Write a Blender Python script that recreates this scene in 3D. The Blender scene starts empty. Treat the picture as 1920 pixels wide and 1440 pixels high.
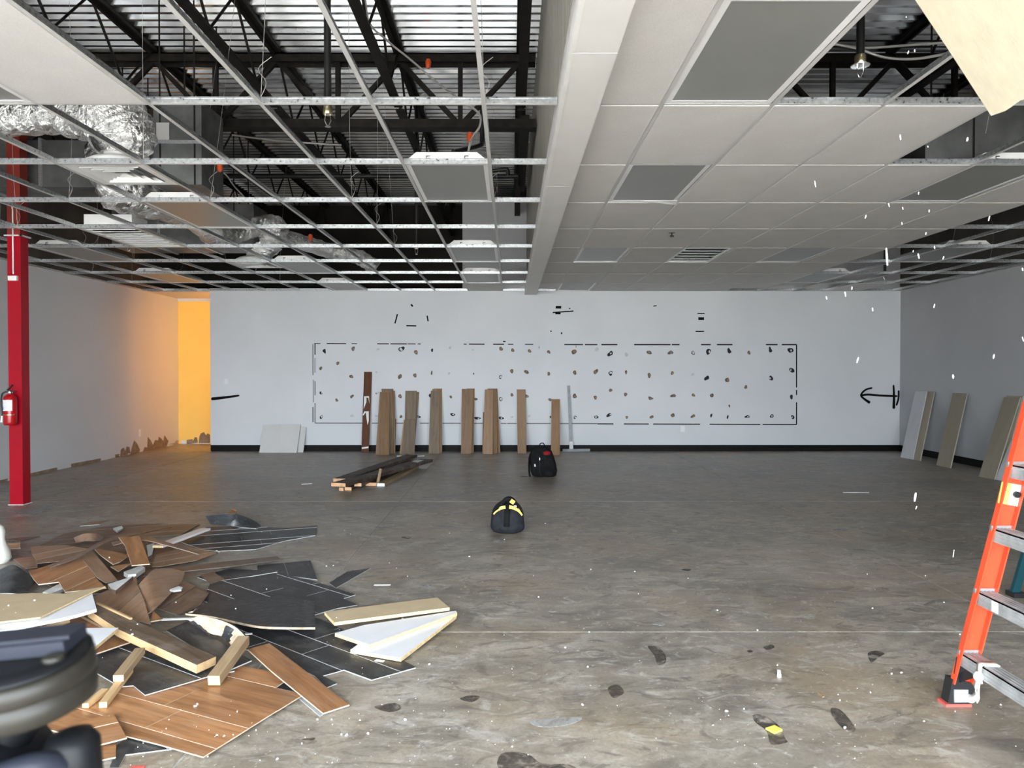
import bpy, bmesh, math, random
from mathutils import Vector, Matrix, Euler, noise as mnoise
R = random.Random(7)
sc = bpy.context.scene
col = sc.collection
PI = math.pi

# ------------------------------------------------------------------ camera, sky, exposure
EYE, F = 1.445, 1450.0
PITCH, YAW = math.atan(23 / F), math.atan(3 / F)
cam_data = bpy.data.cameras.new('camera'); cam = bpy.data.objects.new('camera', cam_data); col.objects.link(cam)
cam_data.sensor_width = 36; cam_data.lens = 36 * F / 1920
cam_data.clip_start = .02; cam_data.clip_end = 200
cam.location = (0, 0, EYE)
cam.rotation_euler = (PI / 2 - PITCH, 0, -YAW)
cam_data.dof.use_dof = True; cam_data.dof.focus_distance = 9; cam_data.dof.aperture_fstop = 8
sc.camera = cam
sc.view_settings.view_transform = 'Standard'; sc.view_settings.look = 'None'
sc.view_settings.gamma = 1; sc.view_settings.use_curve_mapping = False
sc.view_settings.exposure = 4.28
sc.cycles.use_denoising = True
sc.cycles.max_bounces = 10; sc.cycles.diffuse_bounces = 6; sc.cycles.glossy_bounces = 4
sc.cycles.sample_clamp_indirect = 8
sc.cycles.caustics_reflective = False; sc.cycles.caustics_refractive = False

w = bpy.data.worlds.new('world'); sc.world = w; w.use_nodes = True
bg = w.node_tree.nodes['Background']
bg.inputs[0].default_value = (.83, .92, 1.0, 1); bg.inputs[1].default_value = 1.5

# room, in metres: camera at the origin, looking along +y
XL, XR, YB, YH, YF = -6.65, 7.09, 14.06, 15.5, -1.4
ZC = EYE + 1.464              # underside of the suspended grid
ZD = 4.95                     # roof deck
def portal(x, z, sx, sz):
    l = bpy.data.lights.new('window_portal', 'AREA'); l.shape = 'RECTANGLE'; l.size = sx; l.size_y = sz
    l.cycles.is_portal = True
    o = bpy.data.objects.new('window_portal', l); col.objects.link(o)
    o.location = (x, YF - .05, z); o.rotation_euler = (PI / 2, 0, 0)
WX0, WX1 = -5.6, 3.4
portal((WX0 + WX1) / 2, 1.42, WX1 - WX0, 2.7)
# sun on the pavement outside; it stands behind the building and never shines in
sl = bpy.data.lights.new('sun', 'SUN'); sl.energy = 3.6; sl.color = (1, .93, .82); sl.angle = .02
slo = bpy.data.objects.new('sun', sl); col.objects.link(slo); slo.location = (0, 12, 20); slo.rotation_euler = (math.radians(-17), 0, math.radians(8))
# warm lamp burning in the side passage behind the back wall
hl = bpy.data.lights.new('passage_lamp', 'POINT'); hl.energy = 3.2; hl.color = (1, .52, .20); hl.shadow_soft_size = .22
hlo = bpy.data.objects.new('passage_lamp', hl); col.objects.link(hlo); hlo.location = (-4.55, 14.75, 2.1)

# ------------------------------------------------------------------ pixels to places
CM = cam.rotation_euler.to_matrix()
def ray(px, py): return CM @ Vector(((px - 960) / F, (720 - py) / F, -1))
C0 = Vector((0, 0, EYE))
def gz(px, py, z=0.0):
    d = ray(px, py); return C0 + d * ((z - EYE) / d.z)
def at_y(px, py, y):
    d = ray(px, py); return C0 + d * (y / d.y)
def at_x(px, py, x):
    d = ray(px, py); return C0 + d * (x / d.x)

# ------------------------------------------------------------------ materials
MATS = {}
class NT:
    def __init__(s, name):
        m = bpy.data.materials.new(name); m.use_nodes = True; s.m = m; s.t = m.node_tree
        s.b = s.t.nodes['Principled BSDF']; MATS[name] = m
    def n(s, typ, **kw):
        nd = s.t.nodes.new(typ)
        for k, v in kw.items(): setattr(nd, k, v)
        return nd
    def l(s, a, b): s.t.links.new(a, b)
    def coord(s, scale=(1, 1, 1), kind='Object'):
        tc = s.n('ShaderNodeTexCoord'); mp = s.n('ShaderNodeMapping'); mp.inputs['Scale'].default_value = scale
        s.l(tc.outputs[kind], mp.inputs[0]); return mp.outputs[0]
    def noise(s, co, scale, detail=4, rough=.55, dist=0):
        nz = s.n('ShaderNodeTexNoise'); nz.inputs['Scale'].default_value = scale; nz.inputs['Detail'].default_value = detail
        nz.inputs['Roughness'].default_value = rough; nz.inputs['Distortion'].default_value = dist
        s.l(co, nz.inputs['Vector']); return nz.outputs['Fac']
    def ramp(s, fac, stops):
        r = s.n('ShaderNodeValToRGB'); e = r.color_ramp.elements
        while len(e) < len(stops): e.new(.5)
        for i, (p, c) in enumerate(stops):
            e[i].position = p; e[i].color = (*c, 1) if len(c) == 3 else c
        s.l(fac, r.inputs[0]); return r.outputs[0]
    def mix(s, fac, a, b, mode='MIX'):
        x = s.n('ShaderNodeMix', data_type='RGBA', blend_type=mode)
        for sock, v in ((x.inputs[0], fac), (x.inputs[6], a), (x.inputs[7], b)):
            if isinstance(v, (int, float)): sock.default_value = v
            elif isinstance(v, tuple): sock.default_value = (*v, 1)
            else: s.l(v, sock)
        return x.outputs[2]
    def bump(s, h, strength=.2, dist=.01):
        b = s.n('ShaderNodeBump'); b.inputs['Strength'].default_value = strength; b.inputs['Distance'].default_value = dist
        s.l(h, b.inputs['Height']); s.l(b.outputs[0], s.b.inputs['Normal'])
    def set(s, color=None, rough=None, metal=None, spec=None):
        for k, v in (('Base Color', color), ('Roughness', rough), ('Metallic', metal), ('Specular IOR Level', spec)):
            if v is None: continue
            if isinstance(v, (int, float)): s.b.inputs[k].default_value = v
            elif isinstance(v, tuple): s.b.inputs[k].default_value = (*v, 1)
            else: s.l(v, s.b.inputs[k])
        return s.m
def plain(name, c, rough=.6, metal=0, var=.12, scale=6, bump=0, bscale=40, spec=None, stretch=(1, 1, 1)):
    t = NT(name); co = t.coord(stretch)
    f = t.noise(co, scale)
    lo = tuple(max(0, x * (1 - var)) for x in c); hi = tuple(min(1, x * (1 + var)) for x in c)
    t.set(t.ramp(f, [(.3, lo), (.7, hi)]), rough, metal, spec)
    if bump: t.bump(t.noise(co, bscale), bump, .004)
    return t.m
def wood(name, c1, c2, c3=None, rough=.45, gs=1.0, dirt=0.0, bump=.12):
    """grain runs along the object's own x axis"""
    t = NT(name); co = t.coord((1.1 * gs, 12 * gs, 12 * gs))
    oi = t.n('ShaderNodeObjectInfo'); ad = t.n('ShaderNodeVectorMath', operation='ADD'); mu = t.n('ShaderNodeMath', operation='MULTIPLY')
    mu.inputs[1].default_value = 37; t.l(oi.outputs['Random'], mu.inputs[0]); t.l(co, ad.inputs[0]); t.l(mu.outputs[0], ad.inputs[1]); co = ad.outputs[0]
    f = t.noise(co, 2.2, 6, .62, .5)
    fine = t.noise(co, 9, 3, .6, .2)
    c = t.ramp(f, [(.28, c1), (.52, c2), (.75, c3 or c2)])
    c = t.mix(.35, c, t.ramp(fine, [(.3, c1), (.7, c2)]))
    br = t.n('ShaderNodeHueSaturation'); vv = t.n('ShaderNodeMapRange'); vv.inputs[3].default_value = .78; vv.inputs[4].default_value = 1.2
    t.l(oi.outputs['Random'], vv.inputs[0]); t.l(vv.outputs[0], br.inputs['Value']); t.l(c, br.inputs['Color']); c = br.outputs[0]
    if dirt:
        dco = t.coord((1, 1, 1)); d = t.noise(dco, 5, 6, .7)
        dm = t.ramp(d, [(.5, (0, 0, 0)), (.72, (1, 1, 1))])
        sc_ = t.n('ShaderNodeMath', operation='MULTIPLY'); sc_.inputs[1].default_value = dirt
        t.l(dm, sc_.inputs[0]); c = t.mix(sc_.outputs[0], c, (.34, .31, .28))
    t.set(c, rough, None, .25)
    if bump: t.bump(fine, bump, .002)
    return t.m

# concrete slab: large tone patches, trowel streaks, dust and pale scuffs
t = NT('concrete'); co = t.coord()
big = t.noise(co, .55, 5, .6, .6); mid = t.noise(t.coord((1, 1.6, 1)), 2.4, 8, .68, .9); fin = t.noise(co, 26, 5, .7)
c = t.ramp(mid, [(.38, (.150, .134, .115)), (.5, (.285, .258, .222)), (.62, (.46, .425, .375))])
c = t.mix(.38, c, t.ramp(big, [(.38, (.165, .152, .135)), (.5, (.30, .268, .228)), (.62, (.42, .385, .335))]))
warm = t.noise(co, .9, 4, .6, .3)
c = t.mix(t.ramp(warm, [(.48, (0, 0, 0)), (.64, (.55, .55, .55))]), c, (.35, .265, .18))
sp = t.noise(co, 55, 3, .8)
c = t.mix(t.ramp(sp, [(.45, (0, 0, 0)), (.6, (.25, .25, .25))]), c, (.12, .105, .09))
sc1 = t.noise(t.coord((1.0, 1.5, 1)), 4.6, 8, .72, 1.6)
c = t.mix(t.ramp(sc1, [(.54, (0, 0, 0)), (.66, (.65, .65, .65))]), c, (.52, .51, .49))
sc2 = t.noise(t.coord((1.0, 1.7, 1)), 3.6, 8, .7, 2.0)
c = t.mix(t.ramp(sc2, [(.53, (0, 0, 0)), (.63, (.62, .62, .62))]), c, (.105, .092, .080))
dust = t.noise(co, 38, 2, .5); dmask = t.noise(co, 1.3, 3, .6)
dd = t.n('ShaderNodeMath', operation='MULTIPLY'); t.l(t.ramp(dust, [(.68, (0, 0, 0)), (.72, (1, 1, 1))]), dd.inputs[0]); t.l(t.ramp(dmask, [(.4, (0, 0, 0)), (.6, (1, 1, 1))]), dd.inputs[1])
c = t.mix(dd.outputs[0], c, (.62, .61, .59))
rg = t.ramp(mid, [(.3, (.30, .30, .30)), (.7, (.55, .55, .55))])
c = t.mix(1.0, c, (1.0, .972, .925), 'MULTIPLY')
t.set(c, rg, 0, .45); t.bump(fin, .12, .003)

t = NT('drywall'); co = t.coord(); f = t.noise(co, 1.2, 3); f2 = t.noise(co, 120, 2)
t.set(t.ramp(f, [(.3, (.61, .62, .635)), (.7, (.65, .66, .675))]), .62); t.bump(f2, .06, .002)
t = NT('drywall_grey'); co = t.coord(); f = t.noise(t.coord((1, .5, 1)), .9, 4)
t.set(t.ramp(f, [(.3, (.56, .56, .57)), (.7, (.61, .61, .62))]), .6); t.bump(t.noise(co, 120, 2), .06, .002)
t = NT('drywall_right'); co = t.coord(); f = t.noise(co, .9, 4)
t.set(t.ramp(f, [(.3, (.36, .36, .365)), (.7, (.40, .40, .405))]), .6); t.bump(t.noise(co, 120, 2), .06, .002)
plain('yellow_paint', (.92, .60, .13), .55, var=.03, scale=2)
plain('soffit_paint', (.70, .685, .66), .55, var=.03, scale=3, bump=.05, bscale=90)
plain('raw_plenum', (.30, .29, .28), .8, var=.2, scale=2)
plain('plenum_dark', (.022, .018, .015), .9, var=.4, scale=2)
plain('plenum_brown', (.09, .080, .070), .9, var=.3, scale=2)
plain('rubber_base', (.0045, .004, .0038), .6, var=.3, spec=.15)
t = NT('ceiling_tile'); co = t.coord(); f = t.noise(co, 3, 3); g = t.noise(co, 140, 3, .7)
c = t.mix(t.ramp(g, [(.35, (.45, .45, .45)), (.6, (0, 0, 0))]), t.ramp(f, [(.3, (.61, .592, .57)), (.7, (.66, .642, .618))]), (.49, .475, .455))
t.set(c, .85); t.bump(g, .25, .003)
plain('tile_back', (.90, .82, .60), .9, var=.06, scale=12, bump=.25, bscale=70)
t = NT('galvanised'); co = t.coord(); v = t.n('ShaderNodeTexVoronoi'); v.inputs['Scale'].default_value = 70; t.l(co, v.inputs['Vector'])
t.set(t.ramp(v.outputs['Distance'], [(0, (.50, .51, .52)), (.6, (.72, .73, .74))]), .34, .85)
t = NT('tee_metal'); co = t.coord((1, 1, 1)); g = t.noise(co, 46, 2, .5)
t.set(t.ramp(g, [(.30, (.06, .06, .06)), (.36, (.36, .37, .37)), (.7, (.55, .56, .56))]), .32, .85)
plain('tee_white', (.52, .515, .50), .45, var=.04)
plain('light_lens', (.22, .222, .208), .33, var=.04, bump=.25, bscale=260, scale=3)
plain('white_metal', (.78, .78, .77), .4, var=.04)
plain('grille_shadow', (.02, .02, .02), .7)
t = NT('roof_deck'); co = t.coord((.45, 3, 3)); f = t.noise(co, 2.2, 4, .6)
t.set(t.ramp(f, [(.3, (.50, .50, .50)), (.7, (.88, .88, .87))]), t.ramp(f, [(.3, (.28, .28, .28)), (.7, (.17, .17, .17))]), .98)
plain('joist_steel', (.015, .0125, .0105), .65, var=.5, scale=9, spec=.2)
plain('siding', (.30, .285, .245), .6, var=.14, scale=3, stretch=(1, 3, .4))
t = NT('foil'); co = t.coord((1, 1, 1)); f = t.noise(co, 9, 5, .62, 1.2); g = t.noise(co, 26, 3, .6, .8)
t.set((.80, .79, .77), t.ramp(f, [(.3, (.12, .12, .12)), (.7, (.30, .30, .30))]), .95)
a = t.n('ShaderNodeMath', operation='ADD'); t.l(f, a.inputs[0]); h = t.n('ShaderNodeMath', operation='MULTIPLY'); h.inputs[1].default_value = .35; t.l(g, h.inputs[0]); t.l(h.outputs[0], a.inputs[1])
t.bump(a.outputs[0], .9, .05)
plain('duct_metal', (.20, .205, .20), .45, .7, var=.25, scale=5)
plain('red_paint', (.31, .0025, .012), .4, var=.08, scale=3, spec=.22)
plain('red_primer', (.26, .025, .015), .6, var=.2, scale=3)
plain('white_paint', (.75, .74, .72), .5, var=.04)
plain('black_iron', (.012, .012, .012), .4, .3)
plain('brass', (.42, .35, .22), .3, .9)
plain('chrome', (.78, .78, .78), .12, 1)
plain('cable_grey', (.50, .48, .45), .4, .4)
plain('orange_cap', (.75, .10, .02), .5)
plain('extinguisher_red', (.34, .006, .008), .25, var=.03, spec=.35)
plain('black_plastic', (.015, .015, .016), .42)
t = NT('label_paper'); co = t.coord(); wv = t.n('ShaderNodeTexWave', bands_direction='Z'); wv.inputs['Scale'].default_value = 24; wv.inputs['Distortion'].default_value = 1.5; t.l(co, wv.inputs[0])
t.set(t.ramp(wv.outputs['Fac'], [(.5, (.82, .82, .80)), (.9, (.45, .47, .52))]), .5)
plain('label_blue', (.10, .22, .55), .5)
wood('board_brown', (.18, .105, .055), (.275, .17, .092), (.32, .205, .12), .7)
wood('board_tan', (.23, .145, .085), (.33, .215, .135), (.37, .25, .16), .7)
wood('board_grey', (.11, .080, .056), (.19, .142, .100), (.25, .195, .145), .7, gs=.8)
wood('board_mahogany', (.075, .026, .011), (.13, .050, .022), (.165, .068, .032), .7)
plain('edge_tan', (.42, .27, .15), .75, var=.15, scale=30)
wood('board_greige', (.235, .20, .145), (.295, .255, .19), (.31, .27, .21), .6, bump=.05)
wood('vinyl_brown', (.19, .105, .062), (.33, .195, .118), (.42, .265, .17), .42, dirt=.45)
wood('vinyl_walnut', (.19, .080, .032), (.42, .205, .092), (.58, .32, .155), .36, dirt=.14)
wood('vinyl_dark', (.10, .060, .040), (.185, .118, .080), (.26, .18, .128), .42, dirt=.4)
t = NT('vinyl_black'); co = t.coord((1, 1, 1)); f = t.noise(co, 7, 5, .7); g = t.noise(t.coord((2, 22, 22)), 2.5, 5, .6); d = t.noise(co, 60, 2)
c = t.ramp(g, [(.3, (.012, .012, .013)), (.75, (.045, .046, .048))])
c = t.mix(t.ramp(f, [(.5, (0, 0, 0)), (.78, (.55, .55, .55))]), c, (.17, .17, .165))
c = t.mix(t.ramp(d, [(.70, (0, 0, 0)), (.75, (.7, .7, .7))]), c, (.5, .5, .48))
t.set(c, .42); t.bump(g, .2, .002)
t = NT('vinyl_black_emboss'); co = t.coord((9, 26, 26)); f = t.noise(co, 3, 2, .5); d = t.noise(t.coord(), 50, 2)
c = t.ramp(f, [(.45, (.014, .014, .015)), (.72, (.085, .085, .085))]); c = t.mix(t.ramp(d, [(.72, (0, 0, 0)), (.76, (.7, .7, .7))]), c, (.5, .5, .48))
t.set(c, .45); t.bump(f, .5, .004)
plain('vinyl_core', (.36, .355, .34), .6, var=.15, scale=20)
plain('backing_glue', (.47, .36, .25), .75, var=.45, scale=16)
wood('pine', (.46, .29, .14), (.62, .42, .22), (.70, .50, .28), .65, gs=1.2)
wood('pine_stained', (.06, .038, .024), (.17, .115, .078), (.30, .225, .165), .62, gs=.9, dirt=.35)
wood('old_wood', (.20, .13, .07), (.33, .23, .135), (.42, .32, .2), .7)
wood('lumber_dark', (.035, .022, .015), (.085, .058, .042), (.17, .135, .108), .6, dirt=.4)
plain('lumber_end', (.62, .36, .20), .75, var=.25, scale=20)
plain('melamine_white', (.82, .825, .85), .35, var=.03)
plain('mdf_tan', (.55, .43, .27), .6, var=.08, scale=9)
plain('particle_edge', (.62, .46, .24), .85, var=.25, scale=60)
plain('plaster_white', (.70, .69, .66), .85, var=.12, scale=14, bump=.3)
plain('aluminium', (.55, .56, .56), .38, .85, var=.12, scale=12, stretch=(1, 8, 8))
plain('aluminium_dull', (.42, .42, .415), .5, .35, var=.25, scale=14)
plain('square_metal', (.27, .29, .30), .6, .2, var=.15, scale=12)
plain('ladder_orange', (.62, .068, .024), .42, var=.10, scale=7)
plain('ladder_teal', (.005, .050, .062), .4, var=.15)
plain('tape_white', (.72, .70, .64), .6, var=.1)
plain('sticker_yellow', (.80, .66, .12), .5)
plain('bag_cloth', (.013, .0135, .017), .8, var=.5, scale=16, bump=.7, bscale=22, spec=.25)
plain('bag_black', (.009, .009, .0095), .92, var=.4, scale=16, bump=.7, bscale=26, spec=.12)
plain('bag_yellow', (.82, .52, .08), .5, var=.12)
plain('cap_red', (.21, .008, .014), .8, spec=.2)
plain('torn_brown', (.13, .095, .068), .85, var=.35, scale=30)
plain('torn_dark', (.010, .009, .008), .8, var=.4, scale=30)
plain('torn_faint', (.50, .50, .50), .8, var=.1, scale=30)
plain('torn_ring', (.60, .60, .60), .8, var=.2, scale=40)
plain('torn_base', (.235, .165, .105), .85, var=.3, scale=11)
plain('spray_black', (.003, .003, .003), .7, spec=.1)
def stain_mat(name, c, rough, amt):
    t = NT(name); co = t.coord(); f = t.noise(co, 13, 6, .7, .6)
    t.set(c, rough); r = t.ramp(f, [(.36, (0, 0, 0)), (.56, (amt, amt, amt))]); t.l(r, t.b.inputs['Alpha'])
stain_mat('stain_dark', (.10, .084, .068), .4, .6); stain_mat('stain_pale', (.44, .43, .415), .7, .6)
plain('joint_filler', (.46, .45, .43), .7, var=.25, scale=25)
plain('chip_white', (.80, .79, .76), .8, var=.05)
plain('chip_yellow', (.75, .66, .12), .6)
plain('gear_black', (.0035, .0038, .0045), .5, var=.3, spec=.15)
plain('gear_grey', (.014, .0125, .0095), .42, var=.2, spec=.2)
plain('gear_slate', (.012, .014, .021), .5, var=.2, spec=.2)
plain('blue_scrap', (.12, .35, .60), .5)
plain('red_scrap', (.55, .10, .08), .5)
plain('pavement', (.42, .41, .40), .9, var=.1, scale=.5)
plain('mullion', (.05, .05, .05), .4, .5)
MT = MATS

# ------------------------------------------------------------------ mesh helpers
class MB:
    def __init__(s): s.v = []; s.f = []; s.m = []; s.sm = []
    def add(s, vs, fs, mi=0, smooth=False):
        o = len(s.v); s.v += [Vector(x) for x in vs]
        for f in fs: s.f.append([o + i for i in f]); s.m.append(mi); s.sm.append(smooth)
        return s
    def box(s, lo, hi, mi=0, M=None):
        x0, y0, z0 = lo; x1, y1, z1 = hi
        vs = [Vector(p) for p in ((x0, y0, z0), (x1, y0, z0), (x1, y1, z0), (x0, y1, z0), (x0, y0, z1), (x1, y0, z1), (x1, y1, z1), (x0, y1, z1))]
        if M is not None: vs = [M @ p for p in vs]
        return s.add(vs, [(3, 2, 1, 0), (4, 5, 6, 7), (0, 1, 5, 4), (1, 2, 6, 5), (2, 3, 7, 6), (3, 0, 4, 7)], mi)
    def bar(s, a, b, wd, ht, mi=0, mi_end=None, up=Vector((0, 0, 1))):
        """rectangular bar from a to b, wd across, ht along up"""
        a, b = Vector(a), Vector(b); d = (b - a).normalized(); r = d.cross(up)
        if r.length < 1e-4: r = d.cross(Vector((0, 1, 0)))
        r.normalize(); u = r.cross(d).normalized()
        vs = [p + r * sx * wd / 2 + u * sz * ht / 2 for p in (a, b) for sx, sz in ((-1, -1), (1, -1), (1, 1), (-1, 1))]
        s.add(vs, [(0, 1, 5, 4), (1, 2, 6, 5), (2, 3, 7, 6), (3, 0, 4, 7)], mi)
        return s.add(vs, [(3, 2, 1, 0), (4, 5, 6, 7)], mi if mi_end is None else mi_end)
    def tube(s, pts, r, n=10, mi=0, caps=True, rad=None):
        pts = [Vector(p) for p in pts]; vs = []; prev = None
        for i, p in enumerate(pts):
            d = (pts[min(i + 1, len(pts) - 1)] - pts[max(i - 1, 0)]).normalized()
            ref = prev if prev is not None else (Vector((0, 0, 1)) if abs(d.z) < .9 else Vector((0, 1, 0)))
            a = (ref - d * ref.dot(d)).normalized(); b = d.cross(a); prev = a
            rr = rad[i] if rad else r
            for k in range(n):
                an = 2 * PI * k / n; vs.append(p + a * math.cos(an) * rr + b * math.sin(an) * rr)
        fs = [(i * n + k, i * n + (k + 1) % n, (i + 1) * n + (k + 1) % n, (i + 1) * n + k) for i in range(len(pts) - 1) for k in range(n)]
        s.add(vs, fs, mi, True)
        if caps: s.add(vs[:n], [tuple(range(n - 1, -1, -1))], mi); s.add(vs[-n:], [tuple(range(n))], mi)
        return s
    def lathe(s, prof, n=20, mi=0, M=None):
        """prof: (radius, z) from bottom to top about the z axis"""
        vs = []
        for r, z in prof:
            for k in range(n): vs.append(Vector((r * math.cos(2 * PI * k / n), r * math.sin(2 * PI * k / n), z)))
        if M is not None: vs = [M @ p for p in vs]
        fs = [(i * n + k, i * n + (k + 1) % n, (i + 1) * n + (k + 1) % n, (i + 1) * n + k) for i in range(len(prof) - 1) for k in range(n)]
        s.add(vs, fs, mi, True); s.add(vs[:n], [tuple(range(n - 1, -1, -1))], mi); s.add(vs[-n:], [tuple(range(n))], mi)
        return s
    def poly(s, top, th, nrm, mi_top=0, mi_side=0, mi_bot=0):
        """slab: outline 'top' extruded by th against nrm"""
        n = len(top); bot = [p - nrm * th for p in top]
        s.add(top, [tuple(range(n))], mi_top); s.add(bot, [tuple(range(n - 1, -1, -1))], mi_bot)
        return s.add(list(top) + bot, [(i, n + i, n + (i + 1) % n, (i + 1) % n) for i in range(n)], mi_side)
    def mesh(s, name, mats, M=None):
        me = bpy.data.meshes.new(name); Mi = M.inverted() if M is not None else None
        me.from_pydata([tuple(Mi @ v) if Mi else tuple(v) for v in s.v], [], s.f)
        for m in mats: me.materials.append(MT[m] if isinstance(m, str) else m)
        for p, mi, sm in zip(me.polygons, s.m, s.sm): p.material_index = mi; p.use_smooth = sm
        bm = bmesh.new(); bm.from_mesh(me)
        bmesh.ops.recalc_face_normals(bm, faces=bm.faces)
        big = [f for f in bm.faces if len(f.verts) > 4]
        if big: bmesh.ops.triangulate(bm, faces=big)
        bm.to_mesh(me); bm.free(); return me
    def build(s, name, mats, parent=None, M=None):
        if isinstance(mats, str): mats = [mats]
        return link(name, s.mesh(name, mats, M), parent, M)
def link(name, me, parent=None, M=None):
    o = bpy.data.objects.new(name, me); col.objects.link(o)
    if parent is not None:
        o.parent = parent; o.matrix_parent_inverse = Matrix()
        if M is not None: o.matrix_basis = parent_world(parent).inverted() @ M
        else: o.matrix_basis = parent_world(parent).inverted()
    elif M is not None: o.matrix_basis = M
    return o
def parent_world(p):
    m = p.matrix_basis.copy()
    while p.parent is not None: p = p.parent; m = p.matrix_basis @ m
    return m
def tag(o, label, cat, group=None):
    o['label'] = label; o['category'] = cat
    if group: o['group'] = group
    return o
def struct(o): o['kind'] = 'structure'; return o
def thing(name, loc, label, cat, group=None, rz=0):
    o = bpy.data.objects.new(name, None); col.objects.link(o); o.empty_display_size = .1
    o.matrix_basis = Matrix.Translation(loc) @ Matrix.Rotation(rz, 4, 'Z')
    return tag(o, label, cat, group) if label else o
def frame(x, origin, up=Vector((0, 0, 1))):
    x = Vector(x).normalized(); z = (up - x * up.dot(x)).normalized(); y = z.cross(x)
    return Matrix(((x.x, y.x, z.x, origin[0]), (x.y, y.y, z.y, origin[1]), (x.z, y.z, z.z, origin[2]), (0, 0, 0, 1)))
def smooth_path(pts, k=6):
    pts = [Vector(p) for p in pts]; out = []
    for i in range(len(pts) - 1):
        p0, p1, p2, p3 = pts[max(i - 1, 0)], pts[i], pts[i + 1], pts[min(i + 2, len(pts) - 1)]
        for j in range(k):
            u = j / k
            out.append(.5 * (2 * p1 + (p2 - p0) * u + (2 * p0 - 5 * p1 + 4 * p2 - p3) * u * u + (3 * p1 - p0 - 3 * p2 + p3) * u ** 3))
    return out + [pts[-1]]
def copy_tree(o, parent=None):
    c = o.copy(); col.objects.link(c)
    if parent is not None: c.parent = parent
    for ch in list(o.children): copy_tree(ch, c)
    return c

# ------------------------------------------------------------------ the setting
# floor: a bed with pale joint filler, and the saw-cut slabs lying on it
fl = struct(MB().box((XL - .3, YF, -.25), (XR + .2, 16.4, -.004)).build('floor', 'joint_filler'))
xs = [XL - .3, -5.35, -1.232, 2.89, XR + .2]; ys = [YF, 0.05, 4.27, 8.6, 12.9, 16.4]
for i in range(4):
    for j in range(5):
        g = .006 if j in (1, 2) else .005
        MB().box((xs[i] + g, ys[j] + g, -.12), (xs[i + 1] - g, ys[j + 1] - g, 0)).build('concrete_slab', 'concrete', fl)
# outdoors, for the light that comes in through the shop front
struct(MB().box((-40, -60, -.3), (40, YF - .01, -.12)).build('ground', 'pavement'))
# walls
def wall(name, lo, hi, m): return struct(MB().box(lo, hi).build(name, m))
wb = wall('wall_back', (-5.45, YB, 0), (XR, YB + .15, ZC + .05), 'drywall')
wall('wall_back_upper', (-.87, YB + .02, ZC + .05), (XR, YB + .15, ZD - .4), 'drywall_grey')
wl = wall('wall_left', (XL - .15, YF, 0), (XL, 16.2, ZC + .03), 'drywall_grey')
wall('wall_left_upper', (XL - .15, YF, ZC + .03), (XL - .03, 16.2, ZD), 'plenum_brown')
wy = wall('wall_passage', (XL, YH, 0), (-2.5, YH + .12, ZC - .06), 'yellow_paint')
wall('wall_passage_end', (-2.6, YB + .15, 0), (-2.5, YH, ZC), 'drywall')
struct(MB().box((XL, YB + .15, ZC + .0), (-2.5, YH + .1, ZC + .04)).build('ceiling_passage', 'ceiling_tile'))
struct(MB().box((XL, YH - .02, ZC - .06), (-2.5, YH + .12, ZC + .0)).build('trim_1', 'drywall'))
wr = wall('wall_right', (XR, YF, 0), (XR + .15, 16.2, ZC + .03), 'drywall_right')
wall('wall_right_upper', (XR + .03, YF, ZC + .03), (XR + .15, 16.2, ZD), 'plenum_brown')
wall('wall_plenum_end', (XL - .15, 16.2, 0), (XR + .15, 16.35, ZD), 'plenum_dark')
# shop front behind the camera
wf = wall('wall_front', (XL, YF - .2, 2.78), (XR, YF, ZD), 'drywall')
wall('wall_front_pier', (XL - .15, YF - .2, 0), (WX0, YF, 2.78), 'drywall'); wall('wall_front_pier.001', (WX1, YF - .2, 0), (XR + .15, YF, 2.78), 'drywall')
for k in range(6):
    x = WX0 + k * (WX1 - WX0) / 5
    MB().box((x - .03, YF - .16, 0), (x + .03, YF - .04, 2.78)).build('window_mullion', 'mullion', wf)
# black rubber baseboards
bb = struct(MB().box((-5.45, YB - .008, 0), (XR, YB, .112)).build('baseboard_back', 'rubber_base'))
struct(MB().box((XR - .008, YF, 0), (XR, YB - .008, .112)).build('baseboard_right', 'rubber_base'))
# soffit beam: drywall panels on a box
SX0, SX1, SZ = .262, .475, ZC - .068
so = struct(MB().box((SX0 + .006, YF, SZ + .012), (SX1, YB, ZC + .10)).build('ceiling_soffit', 'soffit_paint'))
ye = [YF, .97, 3.41, 5.85, 8.29, 10.73, 13.17, YB]
for a, b in zip(ye[:-1], ye[1:]):
    MB().box((SX0, a + .0025, SZ), (SX1 - .006, b - .0025, SZ + .012)).box((SX0, a + .0025, SZ + .012), (SX0 + .006, b - .0025, ZC + .10)).build('drywall_panel', 'soffit_paint', so)
    MB().box((SX0 - .003, a + .002, SZ - .002), (SX0 + .018, b - .002, SZ + .02)).build('corner_bead', 'white_paint', so)
# ribbed siding above the soffit
m = MB(); y = YF; pr = []
while y < YB:
    pr += [(y, 0), (y + .035, 0), (y + .045, .028), (y + .080, .028), (y + .09, 0)]; y += .1
n = len(pr); vs = [Vector((SX0 + .03 + d, yy, z)) for z in (ZC + .10, ZD) for yy, d in pr]
m.add(vs, [(i, i + 1, n + i + 1, n + i) for i in range(n - 1)])
struct(m.build('wall_bulkhead', 'siding'))
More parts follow.
